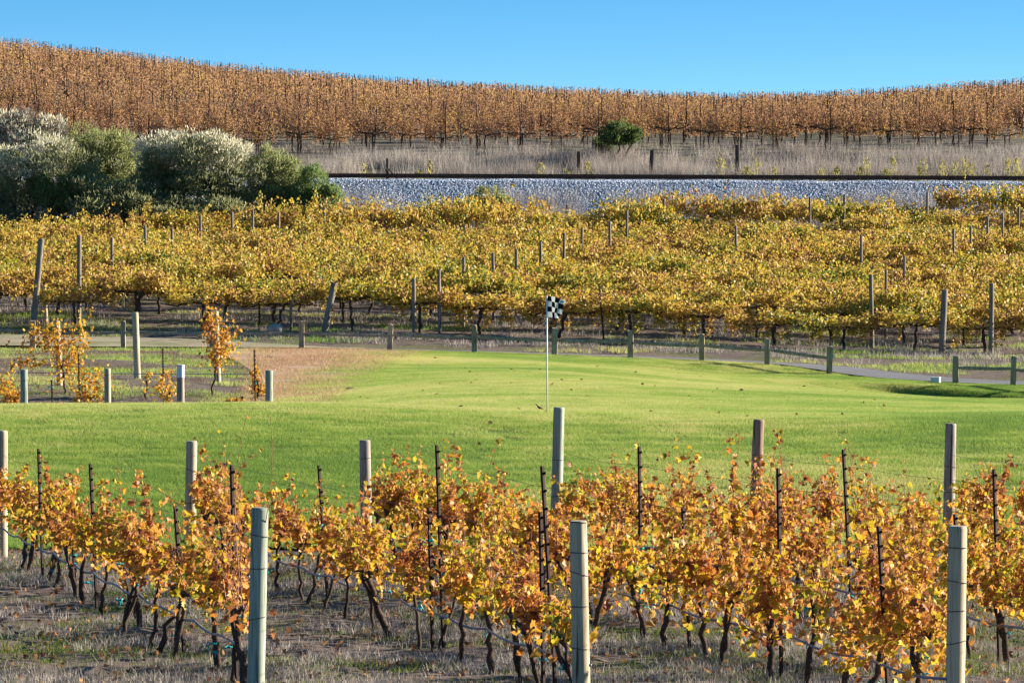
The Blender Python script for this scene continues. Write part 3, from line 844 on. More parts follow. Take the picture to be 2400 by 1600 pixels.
# dropped leaves under the vines
pp = rnd_pts(2900, 38, 68, umax=0.15)
zz = zt(pp[:, 0], pp[:, 1])
tips = R.normal(0, 1, (len(pp), 3)); tips[:, 2] *= 0.3
tag(link('fallen_leaves', foliage_mesh('fallen_leaves', np.column_stack([pp, zz + 0.02]), tips, R.uniform(0.035, 0.075, len(pp)), M['litter'])),
    'dry brown and orange leaves fallen on the soil between near rows', 'fallen leaves', kind='stuff')

ll = rnd_pts(220, 72, 150, keep=lambda x, d: x > lawn_left(d) + 0.5)
ll = ll[ll[:, 1] < fence_d(ll[:, 0] / ll[:, 1]) - 0.5]
tl = R.normal(0, 1, (len(ll), 3)); tl[:, 2] *= 0.3
tag(link('lawn_leaves', foliage_mesh('lawn_leaves', np.column_stack([ll, zt(ll[:, 0], ll[:, 1]) + 0.05]), tl, R.uniform(0.04, 0.085, len(ll)), M['litter'])),
    'scattered brown fallen leaves lying on the lawn', 'fallen leaves', kind='stuff')

# ------------------------------------------------------------------ golf flag, bird, marker, clod
fd = 85.6
fb = P(1257, 955, fd); fb.z = zt1(fb.x, fd)
flag = empty('golf_flag', fb, label='golf flagstick with black and white checkered flag standing on the green', cat='golf flag')
ft = P(1256, 681, fd) - fb
MB().tube([(0, 0, -0.1), ft * 0.5, ft], [0.0125, 0.012, 0.010], 10).build('flagstick', M['white_metal'], flag, smooth=True)
MB().tube([ft, ft + Vector((0, 0, 0.012))], [0.014, 0.011], 10).build('tip', M['white_metal'], flag)
FG = [[(400, 163), (447, 168), (497, 178), (553, 200), (622, 218)],
      [(398, 217), (459, 229), (491, 236), (533, 243), (592, 262)],
      [(397, 283), (457, 287), (496, 300), (527, 308), (582, 318)],
      [(397, 341), (460, 346), (489, 354), (513, 357), (573, 378)],
      [(406, 405), (466, 411), (493, 418), (541, 424), (545, 392)]]
bw = [plain_mat('flag_black', (0.012, 0.012, 0.02), 0.7, 0.3, 0, 0.1, 30), plain_mat('flag_white', (0.78, 0.78, 0.78), 0.7, 0.3, 0, 0.03, 30), plain_mat('flag_blue', (0.08, 0.35, 0.75), 0.6, 0.3, 0, 0.1, 30)]
for m_ in bw[:2]:                                    # cloth lets light through
    nt = m_.node_tree; out = [n for n in nt.nodes if n.type == 'OUTPUT_MATERIAL'][0]; pb_ = [n for n in nt.nodes if n.type == 'BSDF_PRINCIPLED'][0]
    t = nd(nt, 'ShaderNodeBsdfTranslucent', Color=(0.85, 0.85, 0.85, 1) if 'white' in m_.name else (0.01, 0.01, 0.015, 1)); mx = nd(nt, 'ShaderNodeMixShader'); mx.inputs[0].default_value = 0.55
    nt.links.new(pb_.outputs[0], mx.inputs[1]); nt.links.new(t.outputs[0], mx.inputs[2]); nt.links.new(mx.outputs[0], out.inputs['Surface'])
g = np.zeros((17, 17, 3)); ctrl = np.zeros((5, 5, 3))
for i in range(5):
    for j in range(5):
        zx, zy = FG[i][j]
        p = P((1200 + zx / 4.9) * 0.98, (660 + zy / 4.9) * 0.98, fd + (0.025 * math.sin(j * 1.7 + i * 0.4) if j else 0)) - fb
        ctrl[i, j] = p
for a in range(17):
    for b_ in range(17):
        i, j = min(a // 4, 3), min(b_ // 4, 3); s, t = a / 4 - i, b_ / 4 - j
        g[a, b_] = (ctrl[i, j] * (1 - t) + ctrl[i, j + 1] * t) * (1 - s) + (ctrl[i + 1, j] * (1 - t) + ctrl[i + 1, j + 1] * t) * s
g[..., 1] += 0.004 * np.sin(np.arange(17) * 1.1)[None, :]
ff = np.array([(a * 17 + b_, a * 17 + b_ + 1, (a + 1) * 17 + b_ + 1, (a + 1) * 17 + b_) for a in range(16) for b_ in range(16)])
mi = np.array([(2 if (i4 in (1, 2) and 13 <= b_ <= 14) else (b_ // 4 + a // 4) % 2) for a in range(16) for b_ in range(16) for i4 in [a]])
th = g.reshape(-1, 3).copy(); th[:, 1] += 0.003
fl = link('flag', mesh_np('flag', np.concatenate([g.reshape(-1, 3), th]), np.concatenate([ff, ff[:, ::-1] + 289]), bw, np.concatenate([mi, mi]), True), flag)

# small brown bird on the lawn, head down to the lower right, tail cocked up
bd = 88.0
bp = P(1240, 938, bd); bp.z = zt1(bp.x, bd) + 0.015
bird = empty('bird', bp, label='small dark bird pecking on the lawn beside the flagstick', cat='bird')
sc_ = 1.05
pts = [Vector(q) * sc_ for q in ((-0.075, 0, 0.135), (-0.05, 0, 0.105), (-0.035, 0, 0.085), (-0.01, 0, 0.065), (0.015, 0, 0.052), (0.033, 0, 0.045), (0.045, 0, 0.04), (0.056, 0, 0.034), (0.064, 0, 0.026), (0.078, 0, 0.014))]
MB().tube(pts, [r * sc_ for r in (0.006, 0.008, 0.012, 0.022, 0.024, 0.019, 0.014, 0.015, 0.009, 0.001)], 10).build('body', plain_mat('bird_feathers', (0.07, 0.05, 0.04), 0.8, 0.2, 0, 0.5, 60), bird, smooth=True)
for s in (-1, 1):
    MB().tube([Vector(q) * sc_ for q in ((0.0, s * 0.009, 0.05), (0.004, s * 0.01, 0.02), (0.0, s * 0.01, -0.012))], 0.0025, 5).build('leg', M['cane'], bird)
    MB().tube([Vector(q) * sc_ for q in ((0.02, s * 0.02, 0.055), (-0.01, s * 0.024, 0.07), (-0.045, s * 0.012, 0.098))], [0.006 * sc_, 0.012 * sc_, 0.003 * sc_], 6).build('wing', plain_mat('bird_wing', (0.03, 0.025, 0.025), 0.8, 0.2, 0, 0.3, 60), bird, smooth=True)

md_ = 146.6
mp_ = P(2149, 869, md_); mp_.z = zt1(mp_.x, md_)
mk = empty('tee_marker', mp_, -0.35, label='small white box marker at the lawn edge beside the path', cat='marker')
MB().box((0, 0, 0.09), (0.27, 0.16, 0.17), 0.004).build('box', M['white_metal'], mk)
MB().box((0, 0, 0.185), (0.29, 0.18, 0.018)).build('lid', M['white_metal'], mk)

def lump(name, px, py, d, r, mat, label, cat, flat=0.6, seed=1, sink=0.15):
    p = P(px, py, d); p.z = zt1(p.x, d)
    rr = np.random.default_rng(seed)
    nth, nph = 9, 14; v = []
    for i in range(nth + 1):
        a = math.pi * i / nth
        for j in range(nph):
            b = 2 * math.pi * j / nph
            s = 1 + 0.12 * rr.normal() * math.sin(a)
            v.append((r * s * math.sin(a) * math.cos(b), r * 0.8 * s * math.sin(a) * math.sin(b), r * flat * s * math.cos(a) + r * flat * (1 - sink)))
    f = [(i * nph + j, (i + 1) * nph + j, (i + 1) * nph + (j + 1) % nph, i * nph + (j + 1) % nph) for i in range(nth) for j in range(nph)]
    return tag(MB().add(v, f).build(name, mat, None, p, True), label, cat)
lump('dirt_clod', 806, 897, ground_hit(806, 897, 95, 130), 0.12, M['soil'], 'dark clod of dirt lying on the lawn near its left edge', 'dirt clod', 0.35, 3)
lump('boulder', 634, 765, 160.3, 0.27, plain_mat('pale_rock', (0.42, 0.36, 0.28), 0.9, 0.2, 0, 0.25, 8), 'pale rounded rock behind the left stretch of rail fence', 'rock', 0.75, 5)

# ------------------------------------------------------------------ split rail fence
def fence_run(pts, label, ids, stub=True):
    o0 = P(pts[0][0], 800, pts[0][1]); o0.z = zt1(o0.x, pts[0][1])
    root = empty('rail_fence', o0, label=label, cat='fence')
    bs = []
    for px, d in pts:
        p = P(px, 800, d); p.z = zt1(p.x, d); bs.append(p)
    for i, b in enumerate(bs):
        h = R.uniform(0.82, 0.92); w = R.uniform(0.15, 0.18); lean = R.normal(0, 0.015)
        m = MB()
        lv = [(-0.2, 1.0), (0.0, 1.0), (0.35, 0.97), (0.62, 0.98), (h - 0.03, 0.95), (h, 0.86)]
        v = []
        for z, s in lv:
            for cx, cy in ((-1, -1), (0, -1.06), (1, -1), (1.05, 0), (1, 1), (0, 1.05), (-1, 1), (-1.04, 0)):
                v.append((cx * w / 2 * s + lean * z + R.normal(0, 0.004), cy * w / 2.4 * s + R.normal(0, 0.004), z + (R.normal(0, 0.012) if z > h - 0.01 else 0)))
        f = [(a * 8 + k, a * 8 + (k + 1) % 8, (a + 1) * 8 + (k + 1) % 8, (a + 1) * 8 + k) for a in range(5) for k in range(8)] + [tuple(40 + k for k in range(8))]
        m.add(v, f)
        po = m.build('post', M['fence'], root, b - o0)
        if i < len(bs) - 1:
            c = bs[i + 1]
            q0, q1 = b - o0 + Vector((0.02, 0.01, 0.50 + R.normal(0, 0.02))), c - o0 + Vector((-0.02, -0.01, 0.50 + R.normal(0, 0.02)))
            n = 7; mb = MB(); V = []
            for a in range(n):
                t = a / (n - 1); q = q0.lerp(q1, t)
                e = 0.6 + 0.4 * min(1, min(t, 1 - t) * 6)
                sag = -0.012 * math.sin(math.pi * t)
                for cy, cz in ((-1, -0.8), (-1.1, 0.5), (0, 1.0), (1.05, 0.4), (0.9, -0.9)):
                    V.append((q.x, q.y + cy * 0.035 * e + R.normal(0, 0.004), q.z + cz * 0.055 * e + sag + R.normal(0, 0.005)))
            F = [(a * 5 + k, a * 5 + (k + 1) % 5, (a + 1) * 5 + (k + 1) % 5, (a + 1) * 5 + k) for a in range(n - 1) for k in range(5)]
            mb.add(V, F).build('rail', M['fence'], root)
    return root
fence_run(FENCE[0:12], 'long weathered single-rail wooden fence along the lawn from the left edge to the gap', 0)
fence_run(FENCE[13:17], 'short stretch of mossy split-rail fence at the right edge by the path', 1)

# ------------------------------------------------------------------ small vineyard at left behind the rise
def small_vine(px, d, trunk_h, blobs, label, nper=90, lobed=True):
    b = P(px, 900, d); b.z = zt1(b.x, d)
    root = empty('grapevine', b, label=label, cat='grapevine', group='young vines of the small left plot')
    mb = MB()
    top = np.array([R.normal(0, 0.05), 0, trunk_h])
    mb.tube(wobble((0, 0, -0.05), top, 7, 0.015), np.linspace(0.03, 0.022, 7), 6, 0.15)
    mb.build('trunk', M['bark'], root, smooth=True)
    cb = MB(); LP = []
    for bx, by, rx, ry in blobs:
        c = np.array(P(bx, by, d) - b); s = d / FPX
        for _ in range(4):
            e = c + R.normal(0, 0.55, 3) * np.array([rx * s, rx * s * 0.8, ry * s])
            cb.tube(wobble(top, e, 5, 0.02), [0.006, 0.005, 0.004, 0.003, 0.002], 4)
        n = int(nper * rx * ry / 1100.0) + 10
        LP.append(c + R.normal(0, 0.62, (n, 3)) * np.array([rx * s, min(rx * s, 0.35), ry * s]))
    cb.build('canes', M['cane'], root)['kind'] = 'stuff'
    LP = np.concatenate(LP); LP[:, 2] = np.maximum(LP[:, 2], 0.05)
    link('foliage', foliage_mesh('foliage', LP, hang(len(LP)), R.uniform(0.05, 0.095, len(LP)), M['young_leaf'], True), root)['kind'] = 'stuff'
small_posts = [(55, 848, 106, 'post_green', 'front post at the far left of the small plot', 0.08), (247, 846, 106, 'post_cream', 'sunlit front post, second from the left in the small plot', 0.07), (415, 838, 106, 'post_grey', 'front post with a white painted top in the small plot', 0.082),
               (618, 850, 104.5, 'post_green', 'green-streaked front post at the right end of the small plot', 0.082)]
for px, py, d, m_, said, rad in small_posts:
    t = P(px, py, d); b = t.copy(); b.z = zt1(t.x, d)
    po = round_post('vineyard_post', b, t, rad, M[m_], 'wooden ' + said, 'posts of the small left plot', (1.1,))
    if px == 415:
        h = (t - b).length
        MB().tube([(0, 0, h - 0.27), (0, 0, h + 0.006)], [rad * 1.06, rad * 1.05], 16).build('white_sleeve', M['white_metal'], po)
for px, py, by, m_, said, rad in [(133, 737, 885, 'post_cream', 'rear post rising out of the broad orange vine', 0.07), (312, 717, 868, 'post_cream', 'tall rear post leaning beside the rail fence', 0.085), (497, 715, 876, 'post_cream', 'rear post behind the feathery orange vine', 0.075)]:
    d = ground_hit(px, by, 108, 140)
    t = P(px - 2, py, d); b = P(px + 4, by, d); b.z = zt1(b.x, d)
    round_post('vineyard_post', b, t, rad, M[m_], 'wooden ' + said, 'posts of the small left plot')
for px, py, by, said in [(180, 812, 938, 'right of the broad orange vine'), (373, 800, 885, 'above the low gold vine'), (584, 803, 938, 'through the narrow vine near the right end'), (118, 872, 938, 'beside the left front post')]:
    d = min(ground_hit(px, by, 108, 140), 121)
    t = P(px, py, d); b = P(px + 3, by, d); b.z = zt1(b.x, d)
    steel_stake(b, t, 'rusty steel stake ' + said + ' in the small plot', 'stakes of the small left plot', (0.5,))
small_vine(150, 117.5, 0.65, [(130, 780, 50, 45), (160, 840, 36, 50), (90, 775, 36, 22), (60, 835, 40, 14), (185, 770, 16, 36)], 'broad orange vine sprawling round the left rear post of the small plot', 125)
small_vine(488, 117.0, 0.6, [(497, 770, 28, 55), (480, 735, 14, 30), (520, 790, 26, 30), (500, 820, 24, 26)], 'feathery orange vine standing upright before the rail fence', 130)
small_vine(210, 111, 0.35, [(214, 890, 30, 42), (185, 910, 16, 20)], 'bushy gold vine left of the sunlit front post', 170)
small_vine(378, 111.5, 0.35, [(378, 890, 24, 34)], 'low gold vine left of the white-topped post', 170)
small_vine(15, 111, 0.4, [(14, 895, 30, 40), (40, 915, 14, 16)], 'orange vine at the left picture edge of the small plot', 190)
small_vine(590, 112, 0.5, [(587, 880, 11, 40), (600, 895, 16, 12)], 'narrow golden vine climbing a stake near the right end post', 170)
small_vine(556, 111.5, 0.12, [(545, 925, 22, 10)], 'tiny gold vine low on the ground near the right end post', 170)
small_vine(335, 116, 0.5, [(338, 860, 8, 12)], 'bare vine with a knotted trunk beside the tall rear post', 40)
for a, b_, said in ((118, 500, 'rear'), ):
    pts = [P(px, 800, 118) for px in np.linspace(-60, 600, 24)]
    MB_ = MB().tube([(p.x, p.y, zt1(p.x, p.y) + 0.45) for p in pts], 0.011, 5)
    tag(MB_.build('drip_hose', M['hose'], smooth=True), 'drip hose strung through the small left plot', 'hose')
tufts('plot_weeds', rnd_pts(13000, 104, 162.5, umax=-0.03, u0=-0.118, keep=lambda x, d: ((x / d < -0.05) | (d > 155)) & (smooth_noise(x, d, 2.6, 31) + 0.4 * smooth_noise(x, d, 0.8, 32) > -0.1)), 10, 0.10, 0.03, 0.12, 0.016, M['grass'], 'patches of short green grass among the small left plot', 'grass patches', 1.0)
tufts('plot_dry_weeds', rnd_pts(3600, 104, 150, umax=-0.052, u0=-0.118, keep=lambda x, d: (smooth_noise(x, d, 2.2, 33) > 0.0)), 9, 0.10, 0.04, 0.14, 0.016, M['brown_weed'], 'short dead weeds on the soil of the small left plot', 'dead weeds', 1.0)
tufts('verge_grass', rnd_pts(12000, 151, 168, umax=0.118, keep=lambda x, d: (d > fence_d(x / d) + np.where(x / d < -0.05, 4.0, 3.4)) & (smooth_noise(x, d * 2.2, 2.4, 35) > 0.42 - 0.7 * ((x / d < -0.08) & (d < 164.5) & (d > 161)) - 0.4 * ((x / d > 0.055) & (d < 160.5)))), 10, 0.12, 0.04, 0.16, 0.02, M['grass'], 'strips of green grass along the track below the yellow vines', 'grass strips', 1.0)
tufts('vineyard_dry_weeds', rnd_pts(10000, 154, 176, umax=0.118, keep=lambda x, d: (smooth_noise(x, d * 1.5, 1.8, 36) > 0.1) & (d > fence_d(x / d) + 3.6)), 9, 0.14, 0.06, 0.28, 0.02, M['dry'], 'dead weeds and mulch under the yellow vines', 'dead weeds', 1.0)

M['tan'] = leaf_mat('tan_turf', [(0.0, (0.30, 0.17, 0.09)), (0.5, (0.50, 0.33, 0.19)), (1.0, (0.62, 0.46, 0.28))], 0.3, 0.25, 0.4, 0.8, 0.1)
tufts('dead_turf', rnd_pts(9000, 98, 154, umax=-0.012, u0=-0.054, keep=lambda x, d: (x < lawn_left(d) + 0.9) & (smooth_noise(x, d * 0.7, 1.1, 71) > -0.45) & (d < fence_d(x / d) - 0.3)), 11, 0.15, 0.07, 0.15, 0.018, M['tan'], 'short dead reddish-tan turf on the bare patch left of the green', 'dead turf', 1.2)
tufts('edge_grass', rnd_pts(5200, 90, 154, umax=-0.012, u0=-0.054, keep=lambda x, d: (np.abs(x - lawn_left(d)) < 0.9 + 0.6 * smooth_noise(x, d, 1.3, 73)) & (d < fence_d(x / d) - 0.2)), 12, 0.14, 0.07, 0.14, 0.014, M['grass'], 'ragged green grass fringe where the lawn meets the bare patch', 'grass fringe', 1.0)

# ------------------------------------------------------------------ the yellow vineyard behind the fence
def mid_trunk(seed):
    b = MB()
    top = (R.normal(0, 0.12), R.normal(0, 0.05), 0.98)
    b.tube(wobble((0, 0, -0.1), top, 8, 0.025), np.linspace(0.06, 0.045, 8), 7, 0.18)
    b2 = MB()
    for s in (-1, 1):
        b2.tube(wobble(top, (s * 1.2, R.normal(0, 0.05), 0.98 + R.normal(0, 0.06)), 8, 0.03), np.linspace(0.05, 0.03, 8), 6, 0.25)
    return b.mesh('trunk', M['bark'], True), b2.mesh('cordon', M['bark'], True)
MID_T = [mid_trunk(i) for i in range(6)]
def mid_fol(n, drop=0):
    P_, T_ = [], []
    nsh = 52
    per = n // nsh
    for _ in range(nsh):
        x0 = R.uniform(-1.25, 1.25); y0 = R.normal(0, 0.28)
        L = R.uniform(0.6, 1.15) * (1.35 if R.random() < 0.1 else 1)
        dv = np.array([R.normal(0, 0.4), R.normal(0, 0.5), 1.0]); dv /= np.linalg.norm(dv)
        t = R.uniform(0, 1, per)[:, None]
        bend = np.array([R.normal(0, 0.3), R.normal(0, 0.6), -R.uniform(0.1, 0.6)])
        p = np.array([x0, y0, 1.0]) + dv * L * t + bend * L * t ** 2.2 + R.normal(0, 0.07, (per, 3))
        P_.append(p); T_.append(hang(per))
    for _ in range(drop):
        x0 = R.uniform(-1.1, 1.1); y0 = R.normal(0, 0.2); m = 26; L = R.uniform(0.3, 0.8)
        p = np.stack([np.full(m, x0) + R.normal(0, 0.06, m), np.full(m, y0) + R.normal(0, 0.06, m), 1.0 - R.uniform(0, L, m)], 1)
        P_.append(p); T_.append(hang(m, 1.1))
    P_, T_ = np.concatenate(P_), np.concatenate(T_)
    return foliage_mesh('foliage', P_, T_, R.uniform(0.07, 0.13, len(P_)), M['gold_leaf'], False)
MID_F = [mid_fol(1300, i % 3) for i in range(9)]
MID_HANG = [mid_fol(1300, 7 + 3 * i) for i in range(4)]
n_mid = 0
for r in range(16):
    d = 162.0 + 2.65 * r
    lim = 0.1175 * d
    xs = np.arange(-lim + R.uniform(-0.6, 0.6), lim + 0.6, 2.35)
    for i, x in enumerate(xs):
        x = float(x + R.normal(0, 0.12)); dd = float(d + R.normal(0, 0.12 if r < 2 else 0.35) - (0.4 if (r == 0 and x > 8) else 0))
        where = 'front row' if r == 0 else ORD[r] + ' row'
        if r == 0: lab = f'golden grapevine in the front row behind the rail fence, {ORD[i]} from the left'
        else: lab = f'golden grapevine, {ORD[i]} from the left in the {where} behind the rail fence'
        root = empty('golden_grapevine', (x, dd, zt1(x, dd)), R.normal(0, 0.04), label=lab, cat='grapevine', group='yellow vines in the front row' if r == 0 else f'yellow vines in the {where}')
        root.scale = (1, 1, R.uniform(0.78, 1.18) * (0.86 if (r == 0 and x / d > -0.03) else 1.22 if r >= 14 and x / d > -0.05 else 1))
        tr, co = MID_T[R.integers(len(MID_T))]
        if r < 5:
            link('trunk', tr, root); link('cordon', co, root)
        px = 1176 + x / d * FPX
        pool = MID_HANG if (r <= 1 and 900 < px and R.random() < 0.8) else MID_F
        fo = link('foliage', pool[R.integers(len(pool))], root, rot=(0, 0, math.pi if R.random() < 0.5 else 0)); fo['kind'] = 'stuff'
        n_mid += 1
# posts of that vineyard
mid_front = [(182, 540, 181, 730, 'post_dim', 0.075, 'tall grey vineyard post near the left edge'), (95, 548, 76, 752, 'post_dim', 0.1, 'thick leaning grey post beside the left edge of the yellow vineyard'),
             (101, 655, 106, 705, 'post_cream', 0.07, 'pale post behind the thick leaning post'), (950, 640, 951, 768, 'post_dim', 0.07, 'grey vineyard post left of the flag above the rail fence'),
             (1008, 620, 1010, 765, 'post_dim', 0.06, 'slim pale post right of the grey one left of the flag'), (768, 648, 745, 768, 'post_dim', 0.11, 'stout leaning post wrapped in dark vine leaves'),
             (2000, 630, 2003, 797, 'post_dim', 0.072, 'tall pale vineyard post behind the fence gap'), (2170, 665, 2163, 820, 'post_dim', 0.105, 'thick grey anchor post behind the short fence stretch'),
             (2278, 650, 2276, 815, 'post_dim', 0.08, 'grey vineyard post near the right edge'), (668, 690, 668, 757, 'post_dim', 0.045, 'thin pale post above the left rail fence')]
for px, py, bx, by, m_, rad, said in mid_front:
    d = min(max(ground_hit(bx, by, 157, 172), 159.5), 162.5)
    t = P(px, py, d); b = P(bx, by, d); b.z = zt1(b.x, d)
    round_post('trellis_post', b, t, rad, M[m_], said, 'trellis posts of the yellow vineyard', sides=12)
tops = [(1065, 590), (1132, 580), (1186, 572), (1242, 555), (1296, 535), (1337, 522), (1400, 508), (1440, 483), (333, 518), (257, 545), (395, 525), (460, 495), (533, 487), (580, 482),
        (640, 487), (745, 475), (2077, 587), (2190, 525), (2230, 520), (2268, 497), (2303, 490), (2340, 474), (1940, 446), (1860, 455), (1525, 457), (2035, 620), (1978, 540), (2130, 440), (1690, 518)]
hcol = {}
for i_, (px, py) in enumerate(sorted(tops)):
    d = 202.0
    for q in np.arange(162.5, 204, 0.25):
        t = P(px, py, q)
        if zt1(t.x, q) + 2.32 >= t.z: d = q; break
    t = P(px, py, d); b = t.copy(); b.x += R.normal(0, 0.03); b.z = zt1(b.x, d)
    side = 'left' if px < 800 else 'middle' if px < 1700 else 'right'
    round_post('trellis_post', b, t, 0.052, M['post_dim'], f'grey trellis post tip in the golden canopy, {ORD[i_]} counted from the left', 'trellis post tips in the golden canopy', sides=10)
for px, py, bx, by, said in [(1377, 655, 1387, 782, 'leaning dark stake right of the flag in the front yellow row'), (595, 672, 596, 757, 'rusty stake left of the thin pale post'), (1850, 470, 1850, 530, 'dark stake at the back of the yellow vineyard'),
                             (1302, 470, 1303, 520, 'thin dark stake at the back edge of the yellow vineyard')]:
    d = ground_hit(bx, by, 160, 168) if by > 600 else 204.5
    d = min(d, 162.3) if by > 600 else d
    t = P(px, py, d); b = P(bx, by, d); b.z = zt1(b.x, d)
    steel_stake(b, t, said, 'stakes of the yellow vineyard', rad=0.03)
for z0, lab in ((0.62, 'lower drip hose strung along the front yellow row'),):
    xs = np.linspace(-19.5, 19.5, 60)
    tag(MB().tube(np.stack([xs, np.full(60, 161.9), zt(xs, np.full(60, 161.9)) + z0 + 0.03 * np.sin(xs * 2.1)], 1), 0.014, 5).build('drip_hose', M['hose'], smooth=True), lab, 'hose')

# ------------------------------------------------------------------ railway
RA, RB = P(760, 410.5, 213.5), P(2352, 416.5, 213.5)
rail_z = lambda x: RA.z + (RB.z - RA.z) * (np.asarray(x, float) - RA.x) / (RB.x - RA.x)
us = np.arange(-0.3, 0.301, 0.002)
prof = [(208.9, -1.75), (209.8, -1.25), (211.0, -0.65), (212.1, -0.10), (212.5, -0.03), (216.4, -0.03), (217.2, -0.35), (218.6, -0.9)]
Vv, nn = [], len(prof)
for u in us:
    x = u * 213.0
    for d, dz in prof: Vv.append((x, d, float(rail_z(x)) + dz + 0.04 * float(smooth_noise(x, d, 1.1, 41))))
a = np.arange(len(us) - 1)[:, None] * nn + np.arange(nn - 1)[None]
bal = tag(link('ballast_bed', mesh_np('ballast_bed', Vv, np.stack([a, a + nn, a + nn + 1, a + 1], 2).reshape(-1, 4), dust_mat('ballast_base', (0.14, 0.145, 0.16), (0.24, 0.25, 0.27), (0.34, 0.35, 0.37), 6.0), smooth=True)), kind='structure')
# crushed stone on the bed
st = np.array([(0, 0, 1), (0.9, 0.1, 0.2), (0.2, 0.85, 0.25), (-0.8, 0.3, 0.1), (-0.3, -0.9, 0.3), (0.6, -0.7, -0.2), (0.5, 0.6, -0.6), (-0.6, -0.2, -0.8), (-0.3, 0.7, -0.7)], float)
import bmesh
bm = bmesh.new()
for q in st: bm.verts.new(q * 0.045)
bmesh.ops.convex_hull(bm, input=bm.verts)
sme = bpy.data.meshes.new('ballast_stones'); bm.to_mesh(sme); bm.free()
def stone_mat():
    m, nt, out = new_mat('ballast_stone')
    oi = nd(nt, 'ShaderNodeObjectInfo')
    c = ramp(nt, oi.outputs['Random'], [(0.0, (0.30, 0.34, 0.40)), (0.5, (0.52, 0.57, 0.65)), (1.0, (0.74, 0.78, 0.84))])
    principled(nt, out, c, 0.6, None, 0.4)
    return m
sme.materials.append(stone_mat())
bs_ = tag(link('ballast_stones', sme), 'blue-grey crushed stones covering the railway bed', 'ballast', kind='stuff')
scatter_nodes(bs_, bal, 230.0, 0.4, 1.0, 3, align=False)
rt = empty('railway_track', (0, 213.5, float(rail_z(0))), label='rusty railway track on its ballast bed running across behind the yellow vineyard', cat='railway track')
M['rust'] = plain_mat('rail_rust', (0.085, 0.042, 0.03), 0.75, 0.3, 0.2, 0.4, 15)
for dy in (0.0, 1.5):
    pr = [(-0.07, 0), (-0.07, 0.02), (-0.015, 0.04), (-0.015, 0.12), (-0.036, 0.135), (-0.036, 0.175), (0.036, 0.175), (0.036, 0.135), (0.015, 0.12), (0.015, 0.04), (0.07, 0.02), (0.07, 0)]
    xs = np.linspace(-62, 62, 63); V = []
    for x in xs:
        for y, z in pr: V.append((x, dy + y, float(rail_z(x) - rail_z(0)) + z * 1.05 + 0.05))
    n = len(pr)
    F = [(i * n + k, i * n + (k + 1) % n, (i + 1) * n + (k + 1) % n, (i + 1) * n + k) for i in range(len(xs) - 1) for k in range(n)]
    MB().add(V, F).build('rail', M['rust'], rt)

# ------------------------------------------------------------------ shrubs, weeds and the little tree along the line
def cloud(mat, blobs, n, d, base, L, w, updir=0.7, shell=0.55, zmin=0.02, fore=0.0):
    """narrow leaf sprays filling ellipsoids given as picture-size blobs at distance d"""
    s = d / FPX; wts = np.array([b[2] * b[3] for b in blobs], float); wts /= wts.sum()
    V = []
    sub = []
    for (bx, by, rx, ry), wt in zip(blobs, wts):
        sub.append((bx, by, rx * 0.88, ry * 0.88, 0.0, wt * 0.45))
        for k in range(8):
            a = R.uniform(0, 2 * math.pi); e = R.uniform(0.55, 0.92); q_ = R.uniform(0.24, 0.46)
            sub.append((bx + rx * e * math.cos(a), by - ry * e * math.sin(a), rx * q_, ry * q_, -rx * s * R.uniform(-0.3, 0.7), wt * 0.075))
    for bx, by, rx, ry, dy, wt in sub:
        m = max(6, int(n * wt))
        q = R.normal(0, 1, (m, 3)); q /= np.linalg.norm(q, axis=1, keepdims=True)
        rad = R.uniform(shell, 1.0, (m, 1)) ** 0.6 * (1 + 0.12 * R.normal(size=(m, 1)))
        lob = 1 + 0.34 * smooth_noise(q[:, 0] * 3 + bx, q[:, 2] * 3 + by, 0.9, 51)[:, None]
        c = np.array(P(bx, by, d) - base) + (0, dy - fore * rx * s, fore * 0.25 * ry * s)
        rr = np.array([rx * s, min(rx, ry * 1.4) * s, ry * s])
        p = c + q * rad * lob * rr
        t = q * 0.8 + np.array([0, 0, updir]) + R.normal(0, 0.45, (m, 3))
        p[:, 2] = np.maximum(p[:, 2], zmin)
        l = R.uniform(0.6, 1.3, m) * L
        fr = frames(t)
        tv = np.array([(-0.5, 0, 0), (0.5, 0, 0), (0.35, 0.6, 0.08), (0, 1, 0), (-0.35, 0.6, 0.08)])
        v = tv[None] * np.stack([np.full(m, w), l, l], 1)[:, None, :]
        V.append((np.einsum('mij,mnj->mni', fr, v) + p[:, None]).reshape(-1, 3))
    V = np.concatenate(V)
    return V, np.arange(len(V)).reshape(-1, 5)

def shrub(name, label, d, base_px, blobs, mat, n, L=0.2, w=0.05, blossom=None, bn=0, bmat=None, stems=5):
    b = P(base_px, 470, d); b.z = zt1(b.x, d)
    if d > 208.9: b.z = max(b.z, float(rail_z(b.x)) - 1.7)
    root = empty(name, b, label=label, cat='tree' if name == 'small_tree' else 'shrub')
    mb = MB()
    for i in range(stems):
        bx, by, rx, ry = blobs[i % len(blobs)]
        e = np.array(P(bx + R.uniform(-0.4, 0.4) * rx, by - 0.2 * ry, d) - b)
        mb.tube(wobble((R.normal(0, 0.15) if stems > 1 else 0, R.normal(0, 0.1), -0.1), e, 7, 0.05), np.linspace(0.07, 0.015, 7), 6, 0.1)
    mb.build('trunk', M['bark'], root, smooth=True)
    v, f = cloud(mat, blobs, n, d, b, L, w)
    link('foliage', mesh_np('foliage', v, f, mat), root)['kind'] = 'stuff'
    if blossom:
        v, f = cloud(bmat, blossom, int(bn * 0.85), d, b, L * 0.8, w * 1.5, 1.2, 0.8, fore=0.42)
        link('blossom', mesh_np('blossom', v, f, bmat), root)['kind'] = 'stuff'
    return root
def sg(name, a, b, c): return leaf_mat(name, [(0.0, a), (0.5, b), (1.0, c)], 0.5, 0.28, 0.45, 0.7, 0.2)
